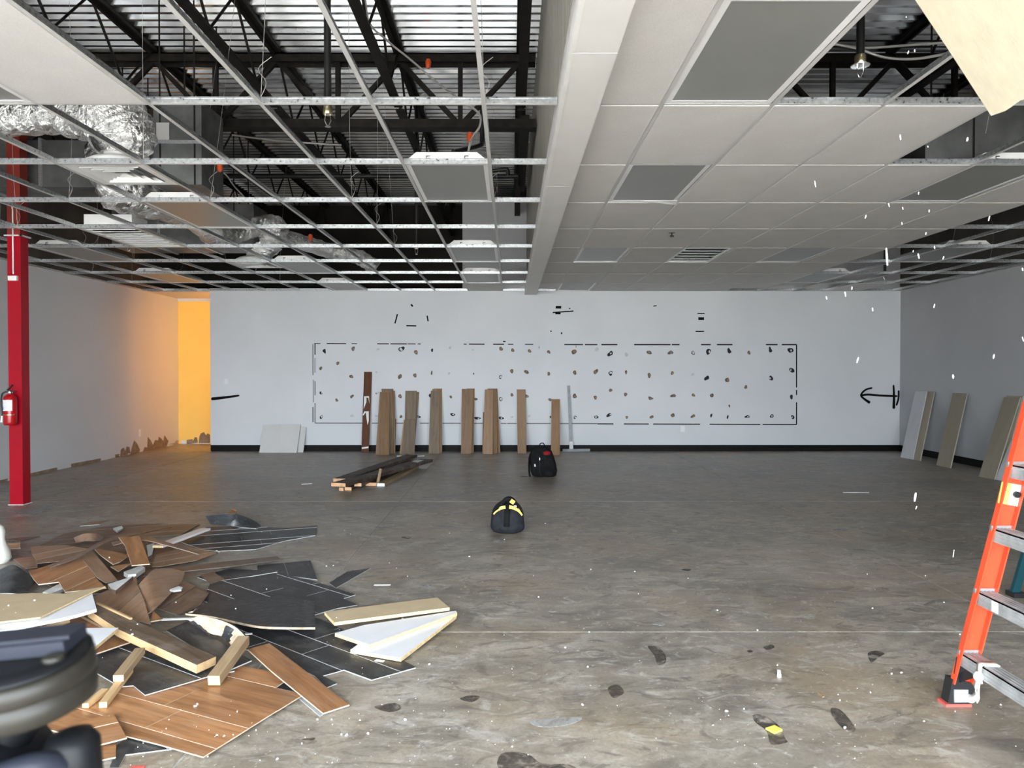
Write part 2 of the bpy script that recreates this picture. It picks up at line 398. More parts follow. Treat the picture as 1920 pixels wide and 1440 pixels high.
# corrugated roof deck, ribs running left to right
m = MB(); pr = []; y = YF - .2
while y < 16.35:
    pr += [(y, 0), (y + .045, 0), (y + .067, .038), (y + .130, .038)]; y += .152
n = len(pr); vs = [Vector((x, yy, ZD - .038 + d)) for x in (XL - .1, XR + .1) for yy, d in pr]
m.add(vs, [(i, i + 1, n + i + 1, n + i) for i in range(n - 1)])
struct(m.build('ceiling_deck', 'roof_deck'))
struct(MB().box((XL - .15, YF - .2, ZD + .06), (XR + .15, 16.4, ZD + .12)).build('roof_slab', 'raw_plenum'))

# marks on the back wall -------------------------------------------------------
def blob(o, u, v, c, rx, ry, n=14, jag=.22, seed=0, tail=None):
    rr = random.Random(seed); out = []
    ph = [rr.uniform(0, 6.28) for _ in range(3)]
    for k in range(n):
        a = 2 * PI * k / n
        q = 1 + jag * (.6 * math.sin(2 * a + ph[0]) + .4 * math.sin(3 * a + ph[1])) + rr.uniform(-.07, .07)
        if tail is not None: q += .9 * max(0, math.cos(a - tail)) ** 6
        out.append(c + u * math.cos(a) * rx * q + v * math.sin(a) * ry * q)
    return out
UX, UZ, UY = Vector((1, 0, 0)), Vector((0, 0, 1)), Vector((0, 1, 0))
K = 14.06 / F / 3.4286
P7 = [(164,403,9,12,'k'),(350,390,11,14,'b'),(512,393,6,8,'f'),(657,395,15,15,'r'),(754,413,13,13,'b'),(858,400,8,10,'k'),(972,386,7,9,'f'),(1119,397,5,7,'f'),(1301,391,12,13,'b'),(1376,400,11,11,'b'),(1484,405,11,11,'b'),(1608,411,11,11,'b'),(1772,407,15,13,'b'),
(143,514,9,9,'b'),(252,484,10,11,'b'),(341,569,9,12,'b'),(500,540,7,7,'f'),(653,566,11,13,'b'),(747,562,13,12,'b'),(855,546,6,13,'b'),(967,548,7,7,'f'),(1125,551,5,6,'b'),(1297,571,10,13,'r'),(1370,534,12,12,'b'),(1461,538,11,12,'b'),(1608,551,10,11,'b'),(1775,544,12,13,'b'),(1907,541,12,14,'b'),
(143,675,10,9,'k'),(245,721,9,10,'b'),(340,699,9,10,'b'),(510,676,5,7,'f'),(652,696,12,12,'b'),(845,692,9,12,'k'),(978,700,8,9,'b'),(1136,714,8,9,'b'),(1299,714,12,12,'r'),(1371,687,10,10,'b'),(1468,697,10,10,'b'),(1615,718,10,10,'b'),(1774,698,12,12,'b'),(1907,704,12,12,'b'),
(147,827,10,9,'r'),(345,821,9,8,'f'),(506,823,9,8,'f'),(658,827,10,9,'b'),(770,828,14,8,'k'),(990,814,16,9,'k'),(1153,838,17,8,'k'),(1302,836,17,9,'k'),(1373,829,7,7,'f'),(1482,824,10,8,'f'),(1618,829,6,7,'b'),(1777,831,10,10,'r'),(1910,829,10,10,'r')]
P8 = [(409,394,12,13,'f'),(498,420,13,15,'k'),(598,429,11,13,'f'),(741,413,12,12,'b'),(885,414,13,12,'b'),(1027,417,11,13,'r'),(1125,409,16,18,'k'),(1260,408,12,13,'k'),(1386,416,10,12,'b'),(1524,402,10,14,'k'),(1657,402,15,15,'k'),
(496,545,13,12,'r'),(596,541,8,12,'b'),(745,562,11,15,'b'),(893,547,11,11,'b'),(1026,554,8,9,'f'),(1118,577,12,13,'k'),(1249,591,9,17,'b'),(1366,637,11,11,'b'),(1528,580,12,16,'k'),(1658,527,12,16,'k'),
(497,657,13,9,'b'),(593,684,12,11,'b'),(756,711,14,9,'b'),(903,692,12,11,'b'),(1029,689,11,10,'b'),(1150,691,8,14,'b'),(1260,758,6,9,'b'),(1659,700,10,14,'k'),
(489,815,12,11,'k'),(601,831,10,8,'b'),(759,831,12,8,'b'),(895,821,12,10,'b'),(1029,822,11,10,'b'),(1142,822,5,12,'k'),(1248,832,5,10,'k'),(1378,826,12,8,'k'),(1533,823,13,11,'k'),(1668,830,11,12,'k')]
def on_back(cx, cy, ox): return at_y(ox + cx / 3.4286, 540 + cy / 3.4286, YB)
si = 0
for ox, L in ((560, P7), (1000, P8)):
    for cx, cy, rx, ry, k in L:
        si += 1; c = on_back(cx, cy, ox); rr = random.Random(si)
        tail = rr.uniform(0, 6.28) if rr.random() < .45 else None
        mt = {'k': 'torn_dark', 'b': 'torn_brown', 'f': 'torn_faint', 'r': 'torn_dark'}[k]
        o = MB().poly(blob(0, UX, UZ, c - UY * .0022, rx * K, ry * K, seed=si, tail=tail), .002, -UY).build('torn_patch', mt, wb)
        if k in 'rb' and rx > 8:
            im = 'torn_ring' if k == 'r' else 'torn_base'
            MB().poly(blob(0, UX, UZ, c - UY * .0034 + UX * .004, rx * K * .66, ry * K * .66, seed=si + 500), .0012, -UY).build('paper_core', im, o)
        elif k == 'k' and rx > 9 and rr.random() < .7:
            MB().poly(blob(0, UX, UZ, c - UY * .0034 + UX * rr.uniform(-.02, .02), rx * K * .38, ry * K * .42, seed=si + 500), .0012, -UY).build('paper_core', 'torn_ring', o)
def strip(name, a, b, wd, mat='spray_black', par=None, th=.003):
    d = (b - a).normalized(); nn = d.cross(-UY)
    return MB().poly([a + nn * wd / 2 - UY * th, b + nn * wd / 2 - UY * th, b - nn * wd / 2 - UY * th, a - nn * wd / 2 - UY * th], th, -UY).build(name, mat, par or wb)
segs = []
for s, e in ((100,140),(180,305),(340,375),(505,580),(590,695),(700,752),(765,785),(1060,1080),(1095,1195),(1250,1320),(1345,1380),(1455,1508),(1708,1828),(1840,1920)):
    segs.append((on_back(s, 357 + s * .0036, 560), on_back(e, 357 + e * .0036, 560), .013 if e - s > 60 else .010))
for s, e in ((437,540),(648,882),(890,940),(1078,1140),(1180,1280),(1495,1570),(1597,1692)):
    segs.append((on_back(s, 364, 1000), on_back(e, 364, 1000), .015))
for s, e in ((105,420),(470,520),(625,680),(780,838),(925,1042),(1128,1185),(1300,1335),(1340,1402),(1465,1620),(1680,1920)):
    segs.append((on_back(s, 868 + s * .002, 560), on_back(e, 868 + e * .002, 560), .008))
for s, e in ((412,515),(582,742),(770,1072),(1133,1458),(1474,1692)):
    segs.append((on_back(s, 872 + s * .0035, 1000), on_back(e, 872 + e * .0035, 1000), .013))
for x, s, e, wd in ((92,360,560,.008),(94,590,735,.006),(92,765,862,.010),(105,357,430,.012),(104,450,545,.006),(105,600,690,.008),(105,740,868,.008)):
    segs.append((on_back(x, s, 560), on_back(x, e, 560), wd))
for s, e in ((364,640),(655,688),(735,878)):
    segs.append((on_back(1692, s, 1000), on_back(1692, e, 1000), .014))
for a, b, wd in segs: strip('caulk_line', a, b, wd * 1.45)
for ox, cx, cy, ln, ht, an in ((560,728,112,18,11,50),(560,627,198,62,9,-75),(560,829,196,36,9,80),(560,724,243,64,8,1),(560,1670,124,36,17,0),(560,1700,153,134,8,-4),(560,1667,163,34,13,0),(560,1743,132,8,7,0),(560,1622,278,8,8,0),(560,1690,291,13,8,90),(560,1322,344,17,8,0),(1000,782,115,22,7,-6),(1000,1078,164,46,7,0),(1000,1079,197,37,18,0),(1000,1070,279,55,7,0),(560,498,678,10,5,70),(560,1545,382,14,3,80),(560,1783,376,14,3,85)):
    c = on_back(cx, cy, ox); a = math.radians(-an); d = UX * math.cos(a) + UZ * math.sin(a)
    strip('adhesive_strip', c - d * ln * K / 2, c + d * ln * K / 2, ht * K)
def spray(name, pts, r):
    m = MB(); P = smooth_path(pts, 6); n = len(P)
    nn = []
    for i in range(n):
        d = (P[min(i + 1, n - 1)] - P[max(i - 1, 0)]).normalized(); nn.append(d.cross(-UY))
    vs = [p + q * s * (r(i / (n - 1)) if callable(r) else r) * (.6 if i in (0, n - 1) else 1) - UY * .002 for i, (p, q) in enumerate(zip(P, nn)) for s in (-1, 1)]
    m.add(vs, [(2 * i, 2 * i + 1, 2 * i + 3, 2 * i + 2) for i in range(n - 1)]); return m.build(name, 'spray_black', wb)
def q5(x, y): return at_y(1560 + x / 5.333, 700 + y / 5.333, YB)
spray('sprayed_arrow_shaft', [q5(288, 222), q5(360, 212), q5(480, 222), q5(655, 228)], .019)
spray('sprayed_arrow_barb', [q5(285, 225), q5(305, 190), q5(345, 160), q5(402, 146)], .017)
spray('sprayed_arrow_barb', [q5(285, 225), q5(330, 262), q5(380, 295)], lambda u: .015 + .012 * u)
spray('sprayed_bar', [q5(614, 115), q5(619, 230), q5(617, 355)], lambda u: .016 + .012 * u)
spray('sprayed_bar', [q5(666, 170), q5(664, 250), q5(643, 322)], .017)
spray('sprayed_line', [at_y(396, 748, YB), at_y(420, 745.5, YB), at_y(449, 741.5, YB)], lambda u: .030 - .013 * u)
# outlets
strip('wall_outlet', at_y(1276, 804, YB), at_y(1284, 804, YB), .11, 'white_paint', th=.006)
strip('wall_outlet', at_y(421, 715, YB), at_y(427, 715, YB), .09, 'white_paint', th=.006)
# left wall: torn paper along the floor where the baseboard was pulled off
def on_left(px, py): return at_x(px, py, XL + .002)
base = lambda px: 905 - (905 - 832) * px / 340
def left_patch(pts, mat='torn_base'): MB().poly([on_left(*p) for p in pts], .002, UX).build('torn_paper', mat, wl)
c6 = lambda L: [(x / 4.571, 780 + y / 4.571) for x, y in L]
left_patch(c6([(985,330),(1025,325),(1020,352),(990,358)]))
left_patch(c6([(1030,355),(1035,290),(1060,270),(1075,300),(1085,262),(1110,265),(1118,320),(1100,318),(1085,345)]))
left_patch(c6([(1115,335),(1130,270),(1150,210),(1175,235),(1200,290),(1195,308),(1165,322)]))
left_patch(c6([(1225,305),(1240,265),(1262,270),(1268,180),(1290,205),(1312,250),(1330,205),(1355,210),(1362,178),(1380,190),(1400,215),(1410,165),(1445,215),(1425,270),(1380,278),(1330,285),(1262,298)]))
left_patch(c6([(1450,240),(1500,228),(1505,210),(1545,205),(1548,235),(1500,248)]), 'backing_glue')
left_patch(c6([(610,410),(865,362),(862,388),(612,438)])); left_patch(c6([(258,492),(490,440),(492,470),(258,515)])); left_patch(c6([(0,550),(70,535),(60,560),(0,570)]))
left_patch(c6([(500,470),(615,440),(860,392),(990,352),(1240,300),(1540,240),(1540,246),(1240,310),(990,372),(860,402),(615,448),(500,482)]), 'backing_glue')
left_patch(c6([(0,585),(260,520),(500,474),(500,485),(260,545),(0,598)]), 'backing_glue')
MB().poly([at_x(*p, XL + .005) for p in ((261, 805), (264.5, 804.5), (264.5, 818), (261, 818.5))], .005, UX).build('wall_outlet', 'white_paint', wl)
def yw(L): return [at_y(x / 4.571, 780 + y / 4.571, YH - .002) for x, y in L]
MB().poly(yw([(1600,240),(1600,205),(1650,198),(1655,215),(1670,180),(1690,185),(1695,230)]), .002, -UY).build('torn_paper', 'torn_base', wy)
MB().poly(yw([(1702,232),(1708,180),(1720,150),(1748,138),(1765,165),(1780,148),(1800,160),(1800,232)]), .002, -UY).build('torn_paper', 'torn_base', wy)
MB().poly(yw([(1552,240),(1552,212),(1575,205),(1600,210),(1600,232),(1800,232),(1800,242)]), .002, -UY).build('torn_paper', 'plaster_white', wy)
# stains on the slab
def stain(pts, mat, name='floor_stain'):
    MB().poly([gz(x, y, .0012) for x, y in smooth2(pts)], .001, UZ).build(name, mat, fl)
def smooth2(pts):
    P = [Vector((x, y, 0)) for x, y in pts]; n = len(P); out = []
    for i in range(n):
        p0, p1, p2, p3 = P[i - 1], P[i], P[(i + 1) % n], P[(i + 2) % n]
        for j in range(4):
            u = j / 4; q = .5 * (2 * p1 + (p2 - p0) * u + (2 * p0 - 5 * p1 + 4 * p2 - p3) * u * u + (3 * p1 - p0 - 3 * p2 + p3) * u ** 3); out.append((q.x, q.y))
    return out
c8 = lambda L: [(900 + x / 2.4, 1000 + y / 2.4) for x, y in L]
stain(c8([(755,508),(800,512),(832,545),(835,580),(800,590),(785,550)]), 'stain_dark')
stain(c8([(1228,818),(1275,818),(1340,860),(1372,920),(1380,940),(1310,948),(1290,890),(1240,850)]), 'stain_dark')
stain(c8([(95,992),(210,992),(280,1035),(400,1040),(420,1075),(110,1075)]), 'stain_dark')
stain(c8([(1275,512),(1310,500),(1325,512),(1295,524)]), 'stain_dark'); stain(c8([(1202,528),(1215,524),(1228,531),(1212,536)]), 'stain_dark')
stain(c8([(1745,540),(1780,528),(1820,540),(1790,560),(1760,580)]), 'stain_dark')
stain(c8([(1580,785),(1630,800),(1690,880),(1650,890),(1590,830)]), 'stain_dark')
stain([(702,1325),(740,1318),(752,1328),(730,1335)], 'stain_dark'); stain([(565,1386),(590,1383),(585,1388)], 'stain_dark')
stain([(862,1310),(880,1304),(900,1306),(885,1316)], 'stain_dark')
stain([(1140,1290),(1158,1284),(1170,1298),(1150,1308)], 'stain_dark')
stain([(20,958),(75,952),(105,945),(95,955),(60,966)], 'stain_pale'); stain([(1000,1350),(1090,1345),(1060,1360),(1010,1362)], 'stain_pale')
for k in range(10):
    px, py = R.uniform(620, 1600), R.uniform(985, 1180); q = R.uniform(6, 16)
    stain([(px - q, py), (px - q * .3, py - q * .22), (px + q, py - q * .1), (px + q * .5, py + q * .2)], 'stain_pale' if R.random() < .55 else 'stain_dark')

# ------------------------------------------------------------------ suspended grid and tiles
ROWS = [4.26 + 1.22 * k for k in range(-3, 9)]          # .60 ... 14.02
LX = [-.146 - .61 * k for k in range(11)]               # left cross-tee lines
RX = [.83 + .61 * k for k in range(11)]                 # right cross-tee lines
ce = thing('ceiling', (0, 0, ZC), None, None); struct(ce)
def tee_mesh(name, L, hgt):
    """inverted T along x from 0 to L, flange underside at z = 0"""
    m = MB().box((0, -.012, 0), (L, .012, .0012), 1)
    m.box((0, -.012, .0012), (L, .012, .003), 0).box((0, -.0012, .003), (L, .0012, hgt - .009), 0).box((0, -.0045, hgt - .009), (L, .0045, hgt), 0)
    return m.mesh(name, ['tee_metal', 'tee_white'])
def piece(name, me, x, y, z, rz=0):
    o = bpy.data.objects.new(name, me); col.objects.link(o); o.parent = ce
    o.matrix_basis = Matrix.Translation((x, y, z - ZC)) @ Matrix.Rotation(rz, 4, 'Z'); return o
mL = tee_mesh('main_tee', SX0 - XL - .004, .040); mR = tee_mesh('main_tee', XR - SX1, .040); cT = tee_mesh('cross_tee', 1.22 - .004, .036)
for y in ROWS:
    piece('main_tee', mL, XL, y, ZC); piece('main_tee', mR, SX1, y, ZC)
for k in range(len(ROWS) - 1):
    for x in LX + RX:
        if x < XR - .05: piece('cross_tee', cT, x, ROWS[k] + .002, ZC, PI / 2)
# wall angles
for lo, hi in (((XL, YF, 0), (XL + .022, YB, .003)), ((XL, YF, .003), (XL + .002, YB, .024)), ((XR - .022, YF, 0), (XR, YB, .003)), ((-5.45, YB - .022, .0), (SX0, YB, .003)), ((SX1, YB - .022, .0), (XR, YB, .003))):
    m = MB().box((lo[0], lo[1], lo[2] + ZC), (hi[0], hi[1], hi[2] + ZC)); m.build('wall_angle', 'tee_white', ce)
# tiles
def tile_mesh(w_, d_): return MB().box((.005, .005, .001), (w_ - .005, d_ - .005, .014)).box((.0145, .0145, -.005), (w_ - .0145, d_ - .0145, .001)).mesh('ceiling_tile', ['ceiling_tile'])
tM = tile_mesh(.61, 1.22); tC = tile_mesh(RX[0] - SX1, 1.22); tH = tile_mesh(.61, .61); tF = tile_mesh(.61, .75)
def tile(x, k, me=None, dy=0): piece('ceiling_tile', me or tM, x, ROWS[k] + dy, ZC + .002)
# row index k: ROWS[2] = 3.04, ROWS[3] = 4.26 ...
lens_R = {(0, 2), (0, 4), (4, 4), (0, 7), (4, 7), (0, 10)}; grille_R = {(2, 7)}
holes_R = {(1, 2), (2, 2), (3, 2), (3, 3), (4, 3), (5, 3), (5, 10)}
for k in range(len(ROWS) - 1):
    if k != 10: tile(SX1, k, tC)
    else: piece('ceiling_tile', tile_mesh(RX[0] - SX1, .7), SX1, ROWS[k], ZC + .002)
    for i in range(6):
        if (i, k) in lens_R or (i, k) in grille_R: continue
        if (i, k) == (5, 10): tile(RX[i], k, tF); continue
        if (i, k) in holes_R: continue
        tile(RX[i], k)
tile(LX[3] - .61, 2); tile(LX[3] - .61, 1); tile(RX[8], 10); tile(RX[9], 6)
tile(LX[0] - .61, 10)
# paths of the foil ducts (points, radii) and sheet metal boxes, needed here so that the wires pass beside them
FOIL = [([(-6.66, 6.05, 3.33), (-5.0, 5.85, 3.32), (-4.0, 5.82, 3.34), (-3.35, 5.80, 3.36), (-2.99, 5.80, 3.33), (-2.88, 5.805, 3.21), (-2.891, 5.805, 3.055)], [.14, .135, .135, .15, .245, .225, .145]),
        ([(-4.25, 8.66, 3.76), (-4.18, 8.2, 3.74), (-4.04, 7.82, 3.68), (-3.92, 7.62, 3.46), (-3.80, 7.65, 3.24), (-3.58, 8.1, 3.18), (-3.56, 8.8, 3.17), (-3.66, 9.45, 3.2), (-3.77, 9.76, 3.22)], [.16, .16, .18, .22, .23, .17, .14, .16, .16]),
        ([(-3.77, 9.74, 3.22), (-3.70, 10.15, 3.24), (-3.44, 10.5, EYE + 1.96), (-3.24, 10.68, EYE + 1.97), (-3.32, 10.70, EYE + 1.78), (-3.495, 10.685, 3.06)], [.16, .14, .14, .18, .17, .135]),
        ([(-3.59, 11.3, 3.47), (-3.3, 11.75, 3.44), (-2.85, 12.25, 3.36), (-2.4, 12.35, 3.26), (-2.15, 12.4, 3.09)], [.12, .12, .12, .12, .12])]
BOXES = [((-6.5, 8.65, 3.5), (-3.95, 9.25, 4.02)), ((-3.35, 7.3, 3.2), (-2.9, 7.85, 4.0)), ((-5.6, 10.9, 3.2), (-3.6, 11.5, 3.8)), ((3.15, 5.9, 3.02), (5.8, 6.5, 3.5))]
def hits_duct(pts):
    for a, b in zip(pts[:-1], pts[1:]):
        for k in range(13):
            p = Vector(a).lerp(Vector(b), k / 12)
            for lo, hi in BOXES:
                if all(lo[q] - .05 < p[q] < hi[q] + .05 for q in range(3)): return True
            for P, rad in FOIL:
                for i in range(len(P) - 1):
                    u, v = Vector(P[i]), Vector(P[i + 1]); d = v - u; t_ = max(0, min(1, (p - u).dot(d) / d.length_squared))
                    if (p - u - d * t_).length < max(rad[i], rad[i + 1]) * 1.2 + .03: return True
    return False
def clear_wire(pts):
    """shift a wire along the tee, or splay its upper part, until it misses the ducts"""
    for sx in (0, .61, -.61, 1.22, -1.22):
        for oy in (0, .4, -.4, .75, -.75):
            for ox in (0, .35, -.35):
                q = [(pts[0][0] + sx, pts[0][1], pts[0][2])] + [(x + sx + ox, y + oy, z) for x, y, z in pts[1:]]
                q.insert(1, (q[0][0] + ox * .8, q[0][1] + oy * .8, ZC + .16)) if oy or ox else None
                if not hits_duct(q): return q
    return pts
# hanger wires
def wire(pts, r=.0018): MB().tube(smooth_path(pts, 4), r, 5).build('hanger_wire', 'cable_grey', ce)
for k in range(3, 11):
    for x in LX[::2]:
        if R.random() < .8:
            dx, dy = R.uniform(-.25, .25), R.uniform(-.2, .2); y = ROWS[k]
            wire(clear_wire([(x, y, ZC + .04), (x + dx * .3 + R.uniform(-.02, .02), y + dy * .4, ZC + .7), (x + dx, y + dy, ZD - .1)]))
            if R.random() < .5: wire(clear_wire([(x, y, ZC + .04), (x + .03, y, ZC + .12), (x - .02, y + .02, ZC + .2), (x + .05, y + .03, ZC + .27)]))
for x, y in ((2.1, 3.5), (3.0, 4.9), (5.9, 7.0), (5.3, 9.3), (6.5, 10.5)):
    wire([(x, y, ZC + .04), (x + .06, y + .03, ZC + .5), (x - .1, y + .1, ZC + 1.3), (x, y + .2, ZD - .1)])

# troffer lights ---------------------------------------------------------------
def troffer_parts():
    h = MB()
    x0, x1, y0, y1 = .014, .596, .014, 1.206; zt = .085; i = .075
    b = [(x0, y0, .005), (x1, y0, .005), (x1, y1, .005), (x0, y1, .005)]; m_ = [(x0, y0, .025), (x1, y0, .025), (x1, y1, .025), (x0, y1, .025)]
    u = [(x0 + i, y0, zt), (x1 - i, y0, zt), (x1 - i, y1, zt), (x0 + i, y1, zt)]
    v = b + m_ + u
    f = []
    for a in (0, 4):
        for k in range(4): f.append((a + k, a + (k + 1) % 4, a + 4 + (k + 1) % 4, a + 4 + k))
    h.add(v, f + [(8, 9, 10, 11)])
    hm = h.mesh('housing', ['white_metal'])
    l = MB().box((.046, .046, .0035), (.564, 1.174, .006)).mesh('lens', ['light_lens'])
    fr = MB()
    for lo, hi in (((.014, .014), (.046, 1.206)), ((.564, .014), (.596, 1.206)), ((.046, .014), (.564, .046)), ((.046, 1.174), (.564, 1.206))):
        fr.box((*lo, .0015), (*hi, .008))
    cs = []
    for x in (.16, .43):
        cs.append(MB().box((x, .004, .035), (x + .03, .014, .042)).box((x, .004, .052), (x + .03, .014, .059)).box((x, .004, .042), (x + .006, .014, .052)).mesh('latch', ['chrome']))
    return hm, l, fr.mesh('door_frame', ['white_metal']), cs[0], cs[1]
TR = troffer_parts()
def troffer(x, y, label, group=None, flush=False):
    o = thing('troffer_light', (x, y, ZC + .003), label, 'ceiling light', group)
    for nm, me in zip(('housing', 'lens', 'door_frame', 'latch', 'latch'), TR):
        p = bpy.data.objects.new(nm, me); col.objects.link(p); p.parent = o
    return o
GL = 'troffer lights in the open grid'
troffer(LX[0] - .61, ROWS[4], 'white troffer light in the open grid with a cable looped over its housing')
for i, k, lb in ((0, 7, 'first'), (0, 9, 'second')): troffer(LX[i] - .61, ROWS[k], lb + ' white troffer in line behind the cabled one in the open grid', GL)
for i, k, lb in ((4, 5, 'white troffer right behind the four-way diffuser with the fat foil elbow'), (8, 7, 'white troffer in the open grid beside the red column'), (8, 9, 'white troffer close to the left wall above the warm glow'), (4, 8, 'white troffer next to the four-way diffuser by the bent foil duct'), (4, 10, 'white troffer touching the back wall in the duct side grid'), (4, 2, 'grey troffer lens beside the single white tile in the open grid')): troffer(LX[i] - .61, ROWS[k], lb, GL)
for i, k, lb in ((8, 7, 'white troffer halfway along the open grid by the right wall'), (7, 9, 'white troffer in the open grid before the right back corner'), (8, 4, 'white troffer in the open grid beyond the ragged tile edge')): troffer(RX[i - 1], ROWS[k], lb, GL)
for (i, k) in sorted(lens_R):
    if (i, k) == (0, 4): continue
    troffer(RX[i], ROWS[k], {(0, 2): 'large flush grey light beside the ceiling hole with the sprinkler drop', (4, 4): 'flush grey light at the ragged edge of the tiled ceiling', (0, 7): 'flush grey light between the soffit and the dark return grille', (4, 7): 'flush grey light beyond the dark return grille, away from the soffit', (0, 10): 'flush grey light close to the back wall beside the soffit'}[(i, k)], 'flush lights in the tiled ceiling')
o = troffer(RX[0], ROWS[4], 'grey lensed light among ceiling tiles, its white frame corner sagging loose')
m = MB(); a = [Vector((.30, 1.17, -.002)), Vector((.59, 1.17, -.035)), Vector((.57, 1.02, -.03)), Vector((.47, 1.10, -.012))]
m.poly(a, .003, UZ); p = m.build('loose_frame_flap', 'white_metal'); p.parent = o
# slatted grille among the tiles and the box grille in the open grid
def grille(x, y, label, boxed):
    o = thing('return_grille', (x, y, ZC + .003), label, 'vent')
    L = 1.22
    m = MB()
    for lo, hi in (((.012, .012), (.05, L - .012)), ((.56, .012), (.598, L - .012)), ((.05, .012), (.56, .05)), ((.05, L - .05), (.56, L - .012))): m.box((*lo, 0), (*hi, .01))
    m.build('grille_frame', 'white_metal').parent = o
    n = 9 if boxed else 6
    for j in range(n):
        yy = .09 + j * (L - .18) / (n - 1)
        MB().box((.05, yy - (.034 if boxed else .020), .004), (.56, yy + (.032 if boxed else .020), .008), 0, Matrix.Translation((0, yy, .008)) @ Matrix.Rotation(.35, 4, 'X') @ Matrix.Translation((0, -yy, -.008))).build('slat', 'white_metal').parent = o
    if boxed:
        MB().box((.02, .015, .012), (.59, L - .015, .018)).build('back_pan', 'white_metal').parent = o
        MB().box((.06, .01, .012), (.55, .35, .14)).build('duct_collar', 'white_metal').parent = o
    else: MB().box((.05, .05, .03), (.56, L - .05, .034)).build('back_pan', 'grille_shadow').parent = o  # near-black sheet painted in as the shade behind the open slats
    return o
grille(RX[2], ROWS[7], 'dark slatted return air grille set in the white tiled ceiling', False)
grille(LX[6] - .61, ROWS[6], 'white slatted grille with raised white box in the open grid near the red column', True)
# four-way diffusers
def diffuser(x, y, label):
    o = thing('ceiling_diffuser', (x, y, ZC + .003), label, 'vent')
    c = .305
    def ring(r0, r1, z0, z1):
        m = MB(); q = lambda r, z: [Vector((c + sx * r, c + sy * r, z)) for sx, sy in ((-1, -1), (1, -1), (1, 1), (-1, 1))]
        a, b, a2, b2 = q(r0, z0), q(r1, z1), q(r0, z0 + .004), q(r1, z1 + .004)
        m.add(a + b, [(k, (k + 1) % 4, 4 + (k + 1) % 4, 4 + k) for k in range(4)]); m.add(a2 + b2, [(k, (k + 1) % 4, 4 + (k + 1) % 4, 4 + k) for k in range(4)]); return m
    ring(.292, .225, 0, .004).build('flange', 'white_metal').parent = o
    MB().box((c - .22, c - .22, .036), (c + .22, c + .22, .038)).build('throat_shade', 'duct_metal').parent = o  # dark plate added to stand in for shade between the louvres
    for r in (.215, .160, .105): ring(r, r - .030, -.002, .026).build('louvre', 'white_metal').parent = o
    ring(.06, .0, .0, .02).build('louvre', 'white_metal').parent = o
    MB().lathe([(.27, .04), (.27, .07), (.22, .10), (.13, .12), (.13, .16)], 20, 0, Matrix.Translation((c, c, 0))).build('pan', 'white_metal').parent = o
    return o
diffuser(LX[4] - .61, ROWS[4] + .02, 'white four-way ceiling diffuser fed by the fat foil duct elbow')
diffuser(LX[5] - .61, ROWS[8] + .02, 'white four-way ceiling diffuser below the bent foil duct towards the passage')
# sprinkler head in the tiles
o = thing('ceiling_sprinkler', (1.70, 8.16, ZC), 'small sprinkler head poking through the white tiled ceiling', 'sprinkler')
MB().lathe([(.036, -.004), (.036, .0)], 16, 0, Matrix.Translation((1.70, 8.16, ZC))).build('escutcheon', 'black_iron', o)
MB().tube([(1.70, 8.16, ZC), (1.70, 8.16, ZC - .035)], .008, 8).tube([(1.68, 8.16, ZC - .037), (1.72, 8.16, ZC - .037)], .010, 8).build('deflector', 'black_iron', o)

# ------------------------------------------------------------------ roof steel
JX = [.12 - 1.32 * k for k in range(6)]; GY = 8.4
def joist_tree(label, group):
    L = GY - YF - .05; o = thing('roof_joist', (0, 0, 0), label, 'joist', group)
    def ch(nm, m, M=None): p = m.build(nm, 'joist_steel', None, M); p.parent = o; return p
    ch('top_chord', MB().box((-.055, 0, ZD - .085), (.055, L, ZD - .045)).box((-.01, 0, ZD - .12), (.01, L, ZD - .085)))
    ch('bottom_chord', MB().box((-.045, 0, 4.28), (.045, L, 4.30)).box((-.012, 0, 4.30), (.012, L, 4.345)))
    n = 16; st = L / n; me = MB().tube([(0, 0, 4.31), (0, st, ZD - .06)], .013, 6).mesh('web_bar', ['joist_steel']); me2 = MB().tube([(0, 0, ZD - .06), (0, st, 4.31)], .013, 6).mesh('web_bar', ['joist_steel'])
    for j in range(n):
        p = bpy.data.objects.new('web_bar', me if j % 2 else me2); col.objects.link(p); p.parent = o; p.location = (0, j * st, 0)
    return o
GJ = 'open-web roof joists'
ORD = ['first', 'second', 'third', 'fourth', 'fifth', 'sixth']
jl = joist_tree('first dark open-web joist from the ribbed siding, before the girder', GJ)
jl.matrix_basis = Matrix.Translation((JX[0], YF, 0))
for k, x in enumerate(JX[1:]):
    c = copy_tree(jl); c.matrix_basis = Matrix.Translation((x, YF, 0)); c['label'] = ORD[k + 1] + ' dark open-web joist from the ribbed siding, before the girder'
for k, x in enumerate([1.44, 2.76, 4.08, 5.40]):
    c = copy_tree(jl); c.matrix_basis = Matrix.Translation((x, YF, 0)); c['label'] = ORD[k] + ' dark joist above the tiled ceiling counted from the soffit'
for k, x in enumerate(JX):
    c = copy_tree(jl); c.matrix_basis = Matrix.Translation((x, GY + .05, 0)); c['label'] = ORD[k] + ' dark open-web joist from the ribbed siding, beyond the girder'; c['group'] = 'far roof joists'
for k, x in enumerate([2.76, 5.40]):
    c = copy_tree(jl); c.matrix_basis = Matrix.Translation((x, GY + .05, 0)); c['label'] = ORD[k] + ' far joist above the tiled ceiling counted from the soffit'; c['group'] = 'far roof joists'
